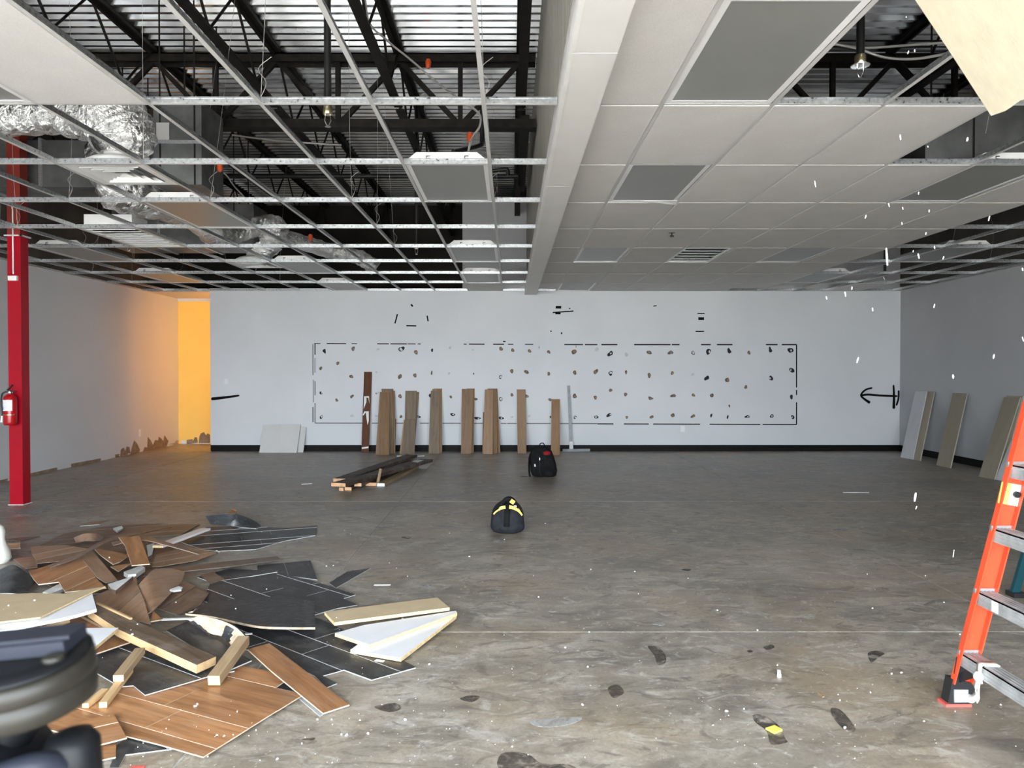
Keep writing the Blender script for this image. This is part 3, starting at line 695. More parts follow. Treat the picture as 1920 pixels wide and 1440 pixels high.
def girder(x0, x1, nodes, label):
    o = thing('joist_girder', ((x0 + x1) / 2, GY, 4.06), label, 'girder')
    MB().box((x0, GY - .09, ZD - .115), (x1, GY + .09, ZD - .10)).box((x0, GY - .09, ZD - .19), (x0 + (x1 - x0), GY - .075, ZD - .10)).box((x0, GY + .075, ZD - .19), (x1, GY + .09, ZD - .10)).build('top_chord', 'joist_steel', o)
    MB().box((x0, GY - .085, 4.06), (x1, GY + .085, 4.075)).box((x0, GY - .085, 4.075), (x1, GY - .07, 4.15)).box((x0, GY + .07, 4.075), (x1, GY + .085, 4.15)).build('bottom_chord', 'joist_steel', o)
    for a in nodes:
        b = a - .66
        for p, q in (((a, ZD - .15), (b, 4.1)), ((a - 1.32, ZD - .15), (b, 4.1)), ((b, ZD - .15), (b, 4.1))):
            if min(p[0], q[0]) > x0: MB().bar((p[0], GY, p[1]), (q[0], GY, q[1]), .05, .05, up=UY).build('web_diagonal', 'joist_steel', o)
girder(XL, .27, JX, 'dark steel joist girder crossing above the open grid beside the siding')
girder(.32, XR - .02, [1.5 + 1.32 * k for k in range(5)], 'dark steel joist girder hidden above the white tiled ceiling')
# vertical angle and pipe beside the siding
MB().bar((.16, 8.6, 4.2), (.16, 11.5, 4.2), .10, .18).bar((.10, 11.2, 3.7), (.10, 11.2, 4.9), .08, .08, up=UY).build('ledger_beam', 'joist_steel')
tag(bpy.data.objects['ledger_beam'], 'dark steel ledger beam running along the ribbed siding', 'beam')

# pipes, sprinkler drops, cables ------------------------------------------------
def drop(x, y, z, label, glass=False):
    o = thing('sprinkler_drop', (x, y, z), label, 'sprinkler pipe')
    MB().tube([(x, y, z + .12), (x, y, ZD - .06)], .021, 10).build('pipe', 'black_iron', o)
    MB().lathe([(.024, .075), (.028, .08), (.028, .12), (.024, .125)], 12, 0, Matrix.Translation((x, y, z))).build('reducer', 'brass', o)
    m = MB().tube([(x - .014, y, z + .075), (x - .018, y, z + .04), (x - .004, y, z + .01)], .0035, 6).tube([(x + .014, y, z + .075), (x + .018, y, z + .04), (x + .004, y, z + .01)], .0035, 6)
    m.lathe([(.018, 0), (.018, .004)], 12, 0, Matrix.Translation((x, y, z + .004))); m.build('head', 'chrome', o)
    if glass: MB().lathe([(.045, .068), (.05, .072), (.03, .078)], 16, 0, Matrix.Translation((x, y, z))).build('escutcheon', 'chrome', o)
drop(-1.08, 4.6, ZC - .02, 'black sprinkler drop pipe hanging through the open grid in front of the girder')
drop(1.80, 4.0, ZC + .04, 'black sprinkler drop pipe in the hole of the tiled ceiling', True)
drop(-4.72, 9.6, ZC + .02, 'short sprinkler drop near the slatted box grille')
drop(-1.2, 9.9, ZC + .03, 'sprinkler drop behind the girder near the soffit-side lights')
drop(5.9, 12.2, ZC - .02, 'sprinkler drop in the open grid near the right wall')
def pipe(name, pts, r, mat, label, cat, k=6, n=8): return tag(MB().tube(smooth_path(pts, k), r, n).build(name, mat), label, cat)
pipe('sprinkler_pipe', [(-6.4, 9.95, 3.95), (-1.2, 9.95, 3.95), (.1, 9.95, 3.95)], .028, 'black_iron', 'long black sprinkler branch pipe crossing behind the girder', 'pipe', 1)
A = lambda px, py, d: at_y(px, py, d)
pipe('armoured_cable', [A(684, -60, 7.2), A(690, 35, 7.0), A(725, 75, 6.9), A(770, 112, 6.8), A(820, 155, 6.6), A(865, 188, 6.3), A(897, 212, 6.1), A(900, 235, 6.0), A(885, 260, 5.9), A(878, 284, 5.8)], .009, 'cable_grey', 'pale armoured cable looping down from the deck to the cabled troffer', 'cable')
pipe('sprinkler_elbow_pipe', [A(904, 195, 6.6), A(904, 262, 6.6), A(900, 272, 6.5), A(880, 278, 6.3), A(850, 284, 6.1)], .020, 'black_iron', 'black bent pipe above the cabled troffer', 'pipe')
pipe('black_elbow', [A(905, 322, 8.8), A(935, 319, 8.8), A(951, 318, 8.8), A(952, 330, 8.8)], .025, 'black_iron', 'short black pipe elbow beyond the cabled troffer', 'pipe', 3)
pipe('sagging_cable', [A(1530, 55, 5.2), A(1560, 80, 5.2), A(1610, 92, 5.2), A(1660, 108, 5.2), A(1720, 110, 5.2), A(1790, 98, 5.2), A(1850, 92, 5.2)], .009, 'cable_grey', 'lower pale cable sagging behind the drop pipe in the ceiling hole', 'cable')
pipe('sagging_cable', [A(1545, 80, 5.4), A(1600, 88, 5.4), A(1640, 89, 5.4), A(1700, 85, 5.4), A(1780, 79, 5.4), A(1860, 72, 5.4)], .009, 'cable_grey', 'upper straighter pale cable across the ceiling hole', 'cable')
pipe('grey_cable', [A(330, 262, 8.0), A(355, 275, 8.0), A(385, 310, 8.0), A(420, 325, 8.0), A(440, 350, 8.2), A(470, 382, 8.6)], .008, 'cable_grey', 'thin grey cable drooping from the metal duct box', 'cable')
pipe('long_conduit', [A(435, 253, 9.2), A(520, 264, 9.2), A(640, 272, 9.2)], .010, 'cable_grey', 'pale straight conduit strapped behind the girder', 'conduit', 2)
for px, py, d, lb in ((803, 120, 8.2, 'orange sprinkler cap on the girder top chord'), (881, 258, 7.6, 'orange cap on the pipe above the cabled troffer'), (412, 313, 7.5, 'orange cap dangling below the metal duct box'), (582, 446, 11.0, 'small orange cap beyond the far foil elbow')):
    c = A(px, py, d); tag(MB().lathe([(.008, -.05), (.028, -.03), (.034, .02), (.02, .05)], 10, 0, Matrix.Translation(c)).build('orange_cap', 'orange_cap'), lb, 'cap')

# foil ducts -------------------------------------------------------------------
def flex(name, pts, r, label, rad=None, seed=0):
    P = smooth_path(pts, 14); n = len(P); rr = []
    for i, p in enumerate(P):
        b = r if rad is None else rad[0] + 0
        if rad is not None:
            u = i / (n - 1) * (len(rad) - 1); k = min(int(u), len(rad) - 2); b = rad[k] + (rad[k + 1] - rad[k]) * (u - k)
        rr.append(b * (1 + .05 * math.sin(i * 1.7 + seed) + .03 * math.sin(i * .6)))
    m = MB(); N = 28; m.tube(P, r, N, rad=rr)
    for i in range(len(P) * N):
        v = m.v[i]; c = P[i // N]; d = v - c
        q = mnoise.noise(v * 7 + Vector((seed, 0, 0))) * .11 + mnoise.noise(v * 19) * .06
        m.v[i] = c + d * (1 + q)
    for j in range(len(m.v) - 2 * N, len(m.v)): pass
    return tag(m.build(name, 'foil'), label, 'duct')
z1 = 1.83
for (P_, r_), lb, sd in zip(FOIL, ('fat foil duct run ending in an elbow on the near four-way diffuser', 'crumpled foil duct dropping from the metal trunk behind the near diffuser', 'bent foil duct ending above the far four-way diffuser', 'small foil duct deep above the grid near the back wall'), (3, 9, 21, 5)):
    flex('foil_duct', P_, r_[0], lb, r_, sd)
# sheet metal trunk and box
def seamed(name, lo, hi, n, axis, label):
    o = thing(name, ((lo[0] + hi[0]) / 2, (lo[1] + hi[1]) / 2, lo[2]), label, 'duct')
    for k in range(n):
        a = list(lo); b = list(hi); s = (hi[axis] - lo[axis]) / n; a[axis] = lo[axis] + k * s + .004; b[axis] = lo[axis] + (k + 1) * s - .004
        MB().box(a, b).build('duct_section', 'duct_metal', o)
        if k:
            a = [q - .02 for q in lo]; b = [q + .02 for q in hi]; a[axis] = lo[axis] + k * s - .015; b[axis] = lo[axis] + k * s + .015
            MB().box(a, b).build('flange', 'galvanised', o)
    for u in (.14, .86):                      # sheet metal straps up to the deck
        x = lo[0] + (hi[0] - lo[0]) * u
        for y in (lo[1] - .004, hi[1] + .001): MB().box((x - .008, y, lo[2]), (x + .008, y + .003, ZD - .03)).build('hanger_strap', 'joist_steel', o)
seamed('air_duct', *BOXES[0], 4, 0, 'dark sheet metal trunk duct behind the fat foil duct')
seamed('air_handler_box', *BOXES[1], 2, 2, 'grey sheet metal box beside the trunk duct with a white notice')
MB().box((-3.32, 7.293, 3.62), (-3.2, 7.299, 3.78)).build('notice', 'white_paint', [o for o in bpy.data.objects if o.name == 'air_handler_box'][0])
seamed('air_duct', *BOXES[2], 3, 0, 'sheet metal duct above the grid by the passage')
# box above the right ceiling edge
seamed('air_duct', *BOXES[3], 3, 0, 'grey sheet metal duct above the missing tiles on the right')

# red column -------------------------------------------------------------------
cx0, cx1, cy0, cy1 = -5.432, -5.288, 8.38, 8.515
o = thing('steel_column', ((cx0 + cx1) / 2, (cy0 + cy1) / 2, 0), 'red painted square steel column with a white conduit and outlet', 'column')
MB().box((cx0, cy0, 0), (cx1, cy1, ZC)).build('shaft', 'red_paint', o)
MB().box((cx0, cy0, ZC), (cx1, cy1, 4.06)).build('upper_shaft', 'red_primer', o)
MB().box((cx0 - .022, cy0 - .022, ZC - .002), (cx1 + .022, cy0 - .001, ZC + .012)).box((cx1 + .001, cy0 - .022, ZC - .002), (cx1 + .022, cy1 + .02, ZC + .012)).build('collar_trim', 'tee_white', o)
p = A(24, 430, cy0 - .012); q = A(24, 514, cy0 - .012)
MB().tube([(p.x, p.y, ZC + .28), (p.x, p.y, q.z)], .008, 8).tube(smooth_path([(p.x, p.y, ZC + .28), (p.x - .02, p.y, ZC + .36), (p.x - .07, p.y, ZC + .40)]), .007, 6).build('conduit', 'white_paint', o)
a = A(15, 517, cy0 - .03); b = A(31, 526, cy0 - .03)
bx = MB().box((a.x, cy0 - .035, b.z), (b.x, cy0, a.z)).build('outlet_box', 'white_paint', o)
for sx in (.3, .7):
    MB().lathe([(.016, 0), (.016, .004)], 12, 0, Matrix.Translation((a.x + (b.x - a.x) * sx, cy0 - .036, (a.z + b.z) / 2)) @ Matrix.Rotation(PI / 2, 4, 'X')).build('receptacle', 'tape_white', bx)
MB().box((cx0 - .012, cy0 - .012, 0), (cx1 + .012, cy1 + .012, .006)).build('base_grout', 'plaster_white', o)
# extinguisher hung on the column
ec = A(19.5, 797, cy0 - .085); ex, ey, ez = ec.x, ec.y, ec.z
o = thing('fire_extinguisher', (ex, ey, ez), 'red fire extinguisher with white label hung on the red column', 'extinguisher')
T = Matrix.Translation((ex, ey, ez))
MB().lathe([(.055, 0), (.064, .012), (.066, .03), (.066, .275), (.058, .305), (.036, .328), (.024, .335)], 24, 0, T).build('cylinder', 'extinguisher_red', o)
MB().lathe([(.024, .335), (.028, .34), (.028, .365), (.018, .372)], 14, 0, T).build('valve', 'chrome', o)
MB().bar((ex - .02, ey - .01, ez + .375), (ex + .04, ey - .02, ez + .43), .02, .012).bar((ex - .01, ey - .01, ez + .362), (ex + .075, ey - .02, ez + .362), .018, .008).build('handle', 'black_plastic', o)
MB().tube(smooth_path([(ex - .01, ey - .02, ez + .36), (ex - .06, ey - .03, ez + .34), (ex - .082, ey - .02, ez + .26), (ex - .082, ey - .01, ez + .10)]), .009, 8).build('hose', 'black_plastic', o)
MB().tube([(ex - .082, ey - .01, ez + .10), (ex - .088, ey - .01, ez + .03)], .012, 8, rad=[.010, .013]).build('nozzle', 'white_paint', o)
def arc_label(a0, a1, z0, z1_, r):
    m = MB(); n = 10; vs = [(ex + r * math.sin(a0 + (a1 - a0) * k / n), ey - r * math.cos(a0 + (a1 - a0) * k / n), ez + z) for z in (z0, z1_) for k in range(n + 1)]
    return m.add(vs, [(k, k + 1, n + 2 + k, n + 1 + k) for k in range(n)], 0, True)
lb = arc_label(-1.15, .85, .155, .27, .0668).build('label', 'label_paper', o)
arc_label(-1.15, -.55, .165, .20, .0672).build('label_print', 'label_blue', lb)
arc_label(-1.2, 1.2, .108, .116, .0675).build('strap', 'brass', o)
MB().box((ex - .02, ey + .06, ez + .05), (ex + .02, cy0, ez + .30)).build('bracket', 'black_plastic', o)

# ------------------------------------------------------------------ boards leaning on the walls
def lean_quad(name, bl, br, tl, tr, th, mats, label, cat, group=None, tops=None, out=-UY):
    """board between two floor points and two wall points; th is its thickness, towards the wall"""
    c = (bl + br + tl + tr) / 4; up = ((tl + tr) - (bl + br)).normalized(); nr = (br - bl).cross(up).normalized()
    if nr.dot(out) < 0: nr = -nr
    M = frame(up, c, nr)
    return tag(MB().poly([bl, br, tr, tl], th, nr, 0, 1, 0).build(name, mats, None, M), label, cat, group)
def back_board(px0, px1, yb, qx0, qx1, yt, yw_, mat, label, th=.018, edge='edge_tan', name='leaning_board', group=None):
    return lean_quad(name, gz(px0, yb), gz(px1, yb), at_y(qx0, yt, yw_), at_y(qx1, yt, yw_), th, [mat, edge], label, 'board', group)
Y0 = YB - .012
def z7(x, y): return (660 + x / 7.58, 680 + y / 7.58)
def z6(x, y): return (850 + x / 6.26, 680 + y / 6.26)
def bb_(f, b, tq, yw_, mat, label, edge='edge_tan', th=.018):
    (x0, yb), (x1, _) = f(b[0], b[2]), f(b[1], b[2]); (q0, yt), (q1, _) = f(tq[0], tq[2]), f(tq[1], tq[2])
    return back_board(x0, x1, yb, q0, q1, yt, yw_, mat, label, th, edge)
mb = bb_(z7, (132, 238, 1275), (172, 282, 130), Y0, 'board_mahogany', 'tall dark mahogany board with torn white paper leaning on the back wall', 'board_mahogany')
def paper(pts, nm):
    # scraps pasted on the mahogany board: a plane through its face
    M = mb.matrix_basis; n = (M.to_3x3() @ UZ).normalized(); p0 = M @ Vector(mb.data.vertices[0].co)
    out = []
    for x, y in pts:
        px, py = z7(x, y); d = ray(px, py); out.append(C0 + d * ((p0 - C0).dot(n) / d.dot(n)) - d.normalized() * .003)
    MB().poly(out, .001, n).build(nm, 'paper_white' if 'paper_white' in MT else 'chip_white', mb)
paper([(172, 478), (242, 476), (248, 585), (232, 500), (205, 495), (205, 560), (188, 600), (165, 660)], 'torn_paper')
paper([(175, 692), (238, 690), (238, 830), (220, 885), (195, 705), (165, 750), (150, 745)], 'torn_paper')
paper([(140, 1205), (235, 1190), (232, 1215), (140, 1225)], 'tape_strip')
# stack of tan-brown boards
bb_(z7, (560, 612, 1285), (590, 628, 800), Y0, 'board_brown', 'short brown offcut at the side of the tan-brown board stack')
bb_(z7, (500, 615, 1287), (490, 608, 400), Y0 - .03, 'board_brown', 'rearmost board of the tan-brown stack beside the mahogany board')
bb_(z7, (455, 585, 1291), (420, 585, 372), Y0 - .055, 'board_grey', 'tallest board of the tan-brown stack, its dark top showing')
bb_(z7, (440, 545, 1297), (470, 570, 402), Y0 - .10, 'board_brown', 'middle board of the tan-brown stack fanned to the side')
bb_(z7, (335, 430, 1305), (395, 520, 415), Y0 - .145, 'board_tan', 'board of the tan-brown stack splayed out at its foot')
bb_(z7, (385, 525, 1313), (405, 535, 420), Y0 - .185, 'board_brown', 'front board of the tan-brown stack with chipped lower edge')
# grey-brown stack
bb_(z7, (755, 880, 1285), (830, 955, 415), Y0, 'board_grey', 'tilted rear board of the grey-brown stack')
bb_(z7, (740, 885, 1292), (760, 920, 400), Y0 - .03, 'board_grey', 'tall front board of the grey-brown stack')
bb_(z7, (675, 830, 1297), (735, 880, 810), Y0 - .36, 'board_tan', 'half-length splayed board before the grey-brown stack')
bb_(z7, (700, 888, 1308), (748, 905, 812), Y0 - .40, 'board_grey', 'half-length front board of the grey-brown stack')
# next stacks
bb_(z7, (1165, 1280, 1280), (1160, 1280, 368), Y0, 'board_tan', 'rear board of the narrow dark stack between two torn patches')
bb_(z7, (1110, 1262, 1286), (1140, 1262, 375), Y0 - .028, 'board_brown', 'middle board of the narrow dark stack')
bb_(z7, (1088, 1238, 1293), (1120, 1250, 400), Y0 - .056, 'board_grey', 'front grey board of the narrow dark stack')
bb_(z6, (120, 238, 1060), (155, 250, 303), Y0, 'board_brown', 'rear board of the pair left of the wide brown stack')
bb_(z6, (90, 212, 1068), (100, 235, 308), Y0 - .03, 'board_tan', 'front board of the pair left of the wide brown stack')
bb_(z6, (340, 400, 1060), (348, 400, 580), Y0, 'board_brown', 'short offcut behind the wide brown stack')
bb_(z6, (440, 552, 1055), (400, 515, 304), Y0 - .03, 'board_brown', 'rear board of the wide brown stack splayed at the foot')
bb_(z6, (420, 512, 1066), (415, 515, 306), Y0 - .055, 'board_brown', 'middle board of the wide brown stack')
bb_(z6, (345, 462, 1072), (372, 465, 315), Y0 - .08, 'board_tan', 'front board of the wide brown stack')
bb_(z6, (755, 858, 1064), (745, 848, 314), Y0, 'board_tan', 'single brown board leaning alone behind the black backpack')
bb_(z6, (1145, 1252, 1085), (1152, 1250, 428), Y0, 'board_brown', 'shorter single brown board beside the silver drywall square')
# drywall T-square
a, b = gz(*z6(1385, 1045)), at_y(*z6(1353, 268), Y0)
o = thing('drywall_square', a, 'silver drywall T-square standing on its head against the back wall', 'T-square')
MB().bar(a + UZ * .03, b, .055, .004, up=UY).build('blade', 'square_metal', o)
MB().bar(gz(*z6(1282, 1048)) + UZ * .027, gz(*z6(1605, 1043)) + UZ * .027, .02, .05).build('head', 'square_metal', o)
MB().bar(a + UZ * .01, a + UZ * .16 + (b - a).normalized() * .02, .07, .006, up=UY).build('bracket', 'aluminium_dull', o)
# white tiles propped up at the wall
def q3(x, y): return (x / 3, 380 + y / 3)
lean_quad('propped_panel', gz(*q3(1560, 1403)), gz(*q3(1705, 1405)), at_y(*q3(1600, 1248), YB - .03), at_y(*q3(1722, 1262), YB - .03), .016, ['ceiling_tile', 'ceiling_tile'], 'rear white ceiling panel propped against the back wall', 'panel')
lean_quad('propped_panel', gz(*q3(1458, 1406)), gz(*q3(1668, 1407)), at_y(*q3(1482, 1247), YB - .065), at_y(*q3(1690, 1245), YB - .065), .016, ['ceiling_tile', 'ceiling_tile'], 'front white ceiling panel with a chipped edge propped against the back wall', 'panel')
tag(MB().poly([gz(744, 854, .02), gz(776, 851, .02), gz(796, 853.5, .02), gz(770, 856, .02)], .02, UZ).build('white_offcut', 'ceiling_tile'), 'flat white panel offcut lying on the floor before the narrow dark stack', 'panel')
# right wall boards
def r5(x, y): return (1560 + x / 5.333, 700 + y / 5.333)
def right_board(b0, b1, t0, t1, xw, mat, label, edge='edge_greige'):
    f = lambda p: at_x(*r5(*p), xw)
    return lean_quad('leaning_board', gz(*r5(*b0)), gz(*r5(*b1)), f(t0), f(t1), .016, [mat, edge], label, 'board', None, None, -UX)
plain('edge_greige', (.40, .36, .29), .7, var=.1)
plain('board_white', (.47, .47, .475), .5, var=.05)
X0 = XR - .036
right_board((760, 850), (880, 875), (910, 180), (1022, 182), X0, 'board_greige', 'beige board behind the white one near the room corner')
right_board((685, 838), (805, 862), (832, 178), (948, 180), X0 - .03, 'board_white', 'white board leaning on the right wall near the sprayed arrow', 'board_white')
right_board((1042, 918), (1182, 948), (1208, 195), (1350, 200), X0, 'board_greige', 'single beige board with a kink leaning alone on the right wall')
right_board((1560, 1040), (1700, 1062), (1745, 222), (1905, 228), X0, 'board_greige', 'rear beige board of the pair nearest the orange ladder')
right_board((1465, 1032), (1622, 1063), (1720, 238), (1880, 240), X0 - .03, 'board_greige', 'front beige board of the pair nearest the orange ladder')
right_board((1630, 1060), (1730, 1080), (1790, 668), (1888, 678), X0 - .28, 'board_white', 'short pale board propped before the beige pair by the orange ladder', 'board_white')

# ------------------------------------------------------------------ lumber pile on the floor
def u8(x, y): return (600 + x / 8.727, 830 + y / 8.727)
def stick(name, a, b, wd, ht, label, mats, cat='lumber', group=None, up=UZ):
    M = frame(b - a, (a + b) / 2, up)
    return tag(MB().bar(a, b, wd, ht, 0, 1, up).build(name, mats, None, M), label, cat, group)
def lum(p, q, zc, wd, ht, label, mats=('lumber_dark', 'lumber_end'), zq=None):
    a = gz(*u8(*p), zc); b = gz(*u8(*q), zc if zq is None else zq); return stick('lumber', a, b, wd, ht, label, list(mats))
lum((460, 755), (1000, 500), .019, .085, .038, 'bottom stud of the dark lumber pile with a yellow end')
lum((348, 762), (768, 564), .019, .055, .038, 'dark split stud under the lumber pile')
lum((620, 690), (1100, 470), .058, .09, .038, 'short reddish-ended stud in the lumber pile')
lum((835, 680), (1240, 440), .019, .14, .038, 'stud with a raw orange end lying flat in the lumber pile')
lum((995, 690), (1560, 390), .019, .10, .038, 'long stud with a white painted end at the edge of the lumber pile', ('old_wood', 'plaster_white'))
lum((300, 690), (1750, 290), .100, .19, .042, 'long dark plank with pale broken end lying on top of the lumber pile')
lum((330, 615), (1500, 215), .060, .19, .042, 'longest dark plank along the back of the lumber pile')
a = gz(*u8(945, 655), .038); stick('lumber', a, a + Vector((.03, .05, .17)), .03, .02, 'small pale splinter standing up in the lumber pile', ['old_wood', 'lumber_end'])
a = gz(*u8(1590, 290), .125); tag(MB().poly([gz(*u8(1500, 310), .1225), gz(*u8(1560, 280), .1225), gz(*u8(1700, 282), .1225), gz(*u8(1600, 325), .1225)], .0012, UZ).build('dust_patch', 'plaster_white'), 'pale plaster scrap lying on the top plank of the lumber pile', 'scrap')

# ------------------------------------------------------------------ bags
def superell(a, b, n, k, N): 
    out = []
    for i in range(N):
        t_ = 2 * PI * i / N; c, s_ = math.cos(t_), math.sin(t_)
        out.append((a * math.copysign(abs(c) ** (2 / n), c), b * math.copysign(abs(s_) ** (2 / n), s_)))
    return out
def loft(secs, N, mi=0, cap=True):
    m = MB(); vs = [p for s_ in secs for p in s_]
    m.add(vs, [(i * N + k, i * N + (k + 1) % N, (i + 1) * N + (k + 1) % N, (i + 1) * N + k) for i in range(len(secs) - 1) for k in range(N)], mi, True)
    if cap: m.add(secs[0], [tuple(range(N - 1, -1, -1))], mi, True); m.add(secs[-1], [tuple(range(N))], mi, True)
    return m
# duffel seen from its end: domed section swept along y
dc = gz(951.5, 1003); dc.y += .0
o = thing('duffel_bag', dc + UY * .22, 'black duffel tool bag with yellow trim standing on the open floor', 'bag')
def dome(wd, ht, N=28):
    out = []
    for i in range(N):
        t_ = 2 * PI * i / N; c, s_ = math.cos(t_), math.sin(t_)
        x = wd * math.copysign(abs(c) ** .72, c); z = ht * (.5 + .5 * math.copysign(abs(s_) ** (.85 if s_ > 0 else .45), s_))
        x *= 1 - .16 * max(0, z / ht - .35) * 1.6
        out.append((x, z))
    return out
secs = []
for y_, s_ in ((0, .55), (.012, .82), (.035, .97), (.10, 1.0), (.2, 1.0), (.3, 1.0), (.4, .98), (.44, .9), (.46, .6)):
    q = []
    for x, z in dome(.155, .245):
        v = Vector((x * s_, 0, .1225 + (z - .1225) * s_)); v.z = max(0.001, v.z - (.02 * (1 - s_)))
        q.append(dc + Vector((v.x + .006 * mnoise.noise(Vector((x * 14, y_ * 9, z * 14))), y_ + .012 * mnoise.noise(Vector((x * 20, 3, z * 20))) * (1 if y_ < .05 else 0), v.z * (1 + .04 * mnoise.noise(Vector((x * 9, y_ * 7, z * 9)))))))
    secs.append(q)
loft(secs, 28).build('body', 'bag_cloth', o)
def ribbon(name, pts, wd, across, mat, par, th=.004):
    P = smooth_path(pts, 5); m = MB(); n = len(P); vs = []
    for i, p in enumerate(P):
        d = (P[min(i + 1, n - 1)] - P[max(i - 1, 0)]).normalized(); a = across - d * across.dot(d); a.normalize(); u = d.cross(a)
        vs += [p + a * wd / 2 + u * th / 2, p - a * wd / 2 + u * th / 2, p - a * wd / 2 - u * th / 2, p + a * wd / 2 - u * th / 2]
    m.add(vs, [(i * 4 + k, i * 4 + (k + 1) % 4, i * 4 + 4 + (k + 1) % 4, i * 4 + 4 + k) for i in range(n - 1) for k in range(4)], 0, True); m.add(vs[:4], [(0, 1, 2, 3)]); m.add(vs[-4:], [(3, 2, 1, 0)])
    return m.build(name, mat, par)
def duf(x, z, y): return dc + Vector((x, y, z))
# yellow piping arcs on the end, yellow panel at the shoulder
for sgn, a0, a1 in ((-1, .12, 1.02), (1, .10, 1.12)):
    pts = []
    for k in range(7):
        an = a0 + (a1 - a0) * k / 6; pts.append(duf(sgn * .134 * math.sin(an), .118 + .112 * math.cos(an), -.004 + .002 * k))
    n = 7; m = MB(); vs = []
    for k, p in enumerate(pts):
        an = a0 + (a1 - a0) * k / 6; rad = Vector((sgn * math.sin(an), .25, math.cos(an))); wd = (.030 if k < 3 else .016) if sgn < 0 else (.034 - .003 * k)
        vs += [p + rad * .004, p + rad * wd]
    m.add(vs, [(2 * k, 2 * k + 1, 2 * k + 3, 2 * k + 2) for k in range(n - 1)], 0, True)
    m.add([v + UY * .008 for v in vs], [(2 * k, 2 * k + 1, 2 * k + 3, 2 * k + 2) for k in range(n - 1)], 0, True); m.build('yellow_trim', 'bag_yellow', o)
MB().poly([duf(.085, .225, .10), duf(.10, .232, .03), duf(.135, .175, .03), duf(.125, .165, .10)], .006, Vector((.7, -.3, .6)).normalized()).build('shoulder_patch', 'bag_yellow', o)
ribbon('end_strap', [duf(-.008, .075, -.012), duf(-.006, .14, -.010), duf(-.004, .20, .0), duf(.0, .245, .03), duf(.006, .265, .08)], .050, UX, 'bag_black', o)
h = []
for k in range(9):
    an = PI * k / 8; h.append(duf(-.052 * math.cos(an) * 1.25 + .008, .225 + .078 * math.sin(an), .09 + .02 * math.sin(an)))
MB().tube(smooth_path(h, 3), .017, 10).build('handle', 'bag_black', o)
h2 = [p + UY * .10 + UX * .005 - UZ * .008 for p in h]
MB().tube(smooth_path(h2, 3), .015, 10).build('handle', 'bag_black', o)
MB().box((-.02, -.012, -.02), (.02, .012, .016), 0, Matrix.Translation(duf(.045, .285, .075)) @ Matrix.Rotation(.6, 4, 'Y')).build('handle_grip', 'bag_yellow', o)
MB().box((-.012, -.004, -.012), (.012, .004, .012), 0, Matrix.Translation(duf(.068, .245, .03))).build('buckle', 'chrome', o)
# backpack
bc = gz(1018, 895); o = thing('backpack', bc + UY * .1, 'black backpack with a red cap tucked in its top, standing on the floor', 'backpack')
def bp(x, y, z): return bc + Vector((x, y, z))
secs = []
for z, wx, wy, ox in ((0, .135, .075, .02), (.015, .165, .10, .02), (.08, .185, .12, .015), (.18, .180, .125, .005), (.28, .165, .115, -.01), (.35, .145, .10, -.02), (.395, .11, .08, -.03), (.415, .06, .045, -.03)):
    secs.append([bp(x + ox + .007 * mnoise.noise(Vector((x * 15, z * 12, y * 15))), y + .11 + .010 * mnoise.noise(Vector((x * 17, z * 17, 5))), z) for x, y in superell(wx, wy, 2.8, 0, 26)])
loft(secs, 26).build('body', 'bag_black', o)
secs = []
for z, s_ in ((.02, .8), (.05, 1), (.14, 1.05), (.21, .95), (.25, .7)):
    secs.append([bp(.07 + x * s_ + .004 * mnoise.noise(Vector((x * 20, z * 20, 1))), y * s_ + .02, z) for x, y in superell(.085, .045, 2.6, 0, 20)])
loft(secs, 20).build('front_pocket', 'bag_black', o)
secs = [[bp(-.115 + x * s_, y * s_ + .03, z) for x, y in superell(.04, .03, 2.5, 0, 16)] for z, s_ in ((.10, .85), (.13, 1), (.2, 1), (.23, .8))]
loft(secs, 16).build('side_pocket', 'bag_black', o)
MB().box((-.014, -.002, -.018), (.014, .002, .018), 0, Matrix.Translation(bp(-.105, -.001, .165))).build('badge', 'torn_ring', o)
MB().tube(smooth_path([bp(-.04, .09, .405), bp(-.035, .09, .45), bp(0, .09, .462), bp(.02, .09, .44), bp(.02, .09, .405)], 4), .007, 8).build('grab_handle', 'bag_black', o)
ribbon('shoulder_strap', [bp(-.10, .16, .38), bp(-.17, .14, .30), bp(-.188, .11, .18), bp(-.186, .06, .07), bp(-.178, .03, .01)], .05, Vector((.3, 1, 0)).normalized(), 'bag_black', o, .012)
ribbon('dangling_strap', [bp(-.16, .03, .006), bp(-.22, .04, .005), bp(-.30, .035, .005)], .014, UY, 'bag_black', o, .004)
MB().tube(smooth_path([bp(-.05, -.008, .30), bp(-.045, -.022, .24), bp(-.045, -.022, .12), bp(-.045, -.02, .06)], 4), .004, 6).build('zip', 'black_iron', o)
MB().box((-.004, -.004, -.016), (.004, .004, .016), 0, Matrix.Translation(bp(-.045, -.028, .255))).build('zip_pull', 'chrome', o)
for x in (-.115, -.085): MB().box((-.009, -.003, -.01), (.009, .003, .01), 0, Matrix.Translation(bp(x, .028, .335))).build('strap_slider', 'torn_ring', o)
m = MB(); secs = []
cpt = bp(.05, .045, .318)
for z, s_ in ((-.01, .9), (.01, 1.0), (.028, .85), (.040, .5), (.044, .15)): secs.append([cpt + Vector((x * s_, y * s_, z)) for x, y in superell(.062, .06, 2, 0, 18)])
cap_ = loft(secs, 18).build('baseball_cap', 'cap_red')
tag(cap_, 'red cap stuffed into the top of the black backpack', 'cap')

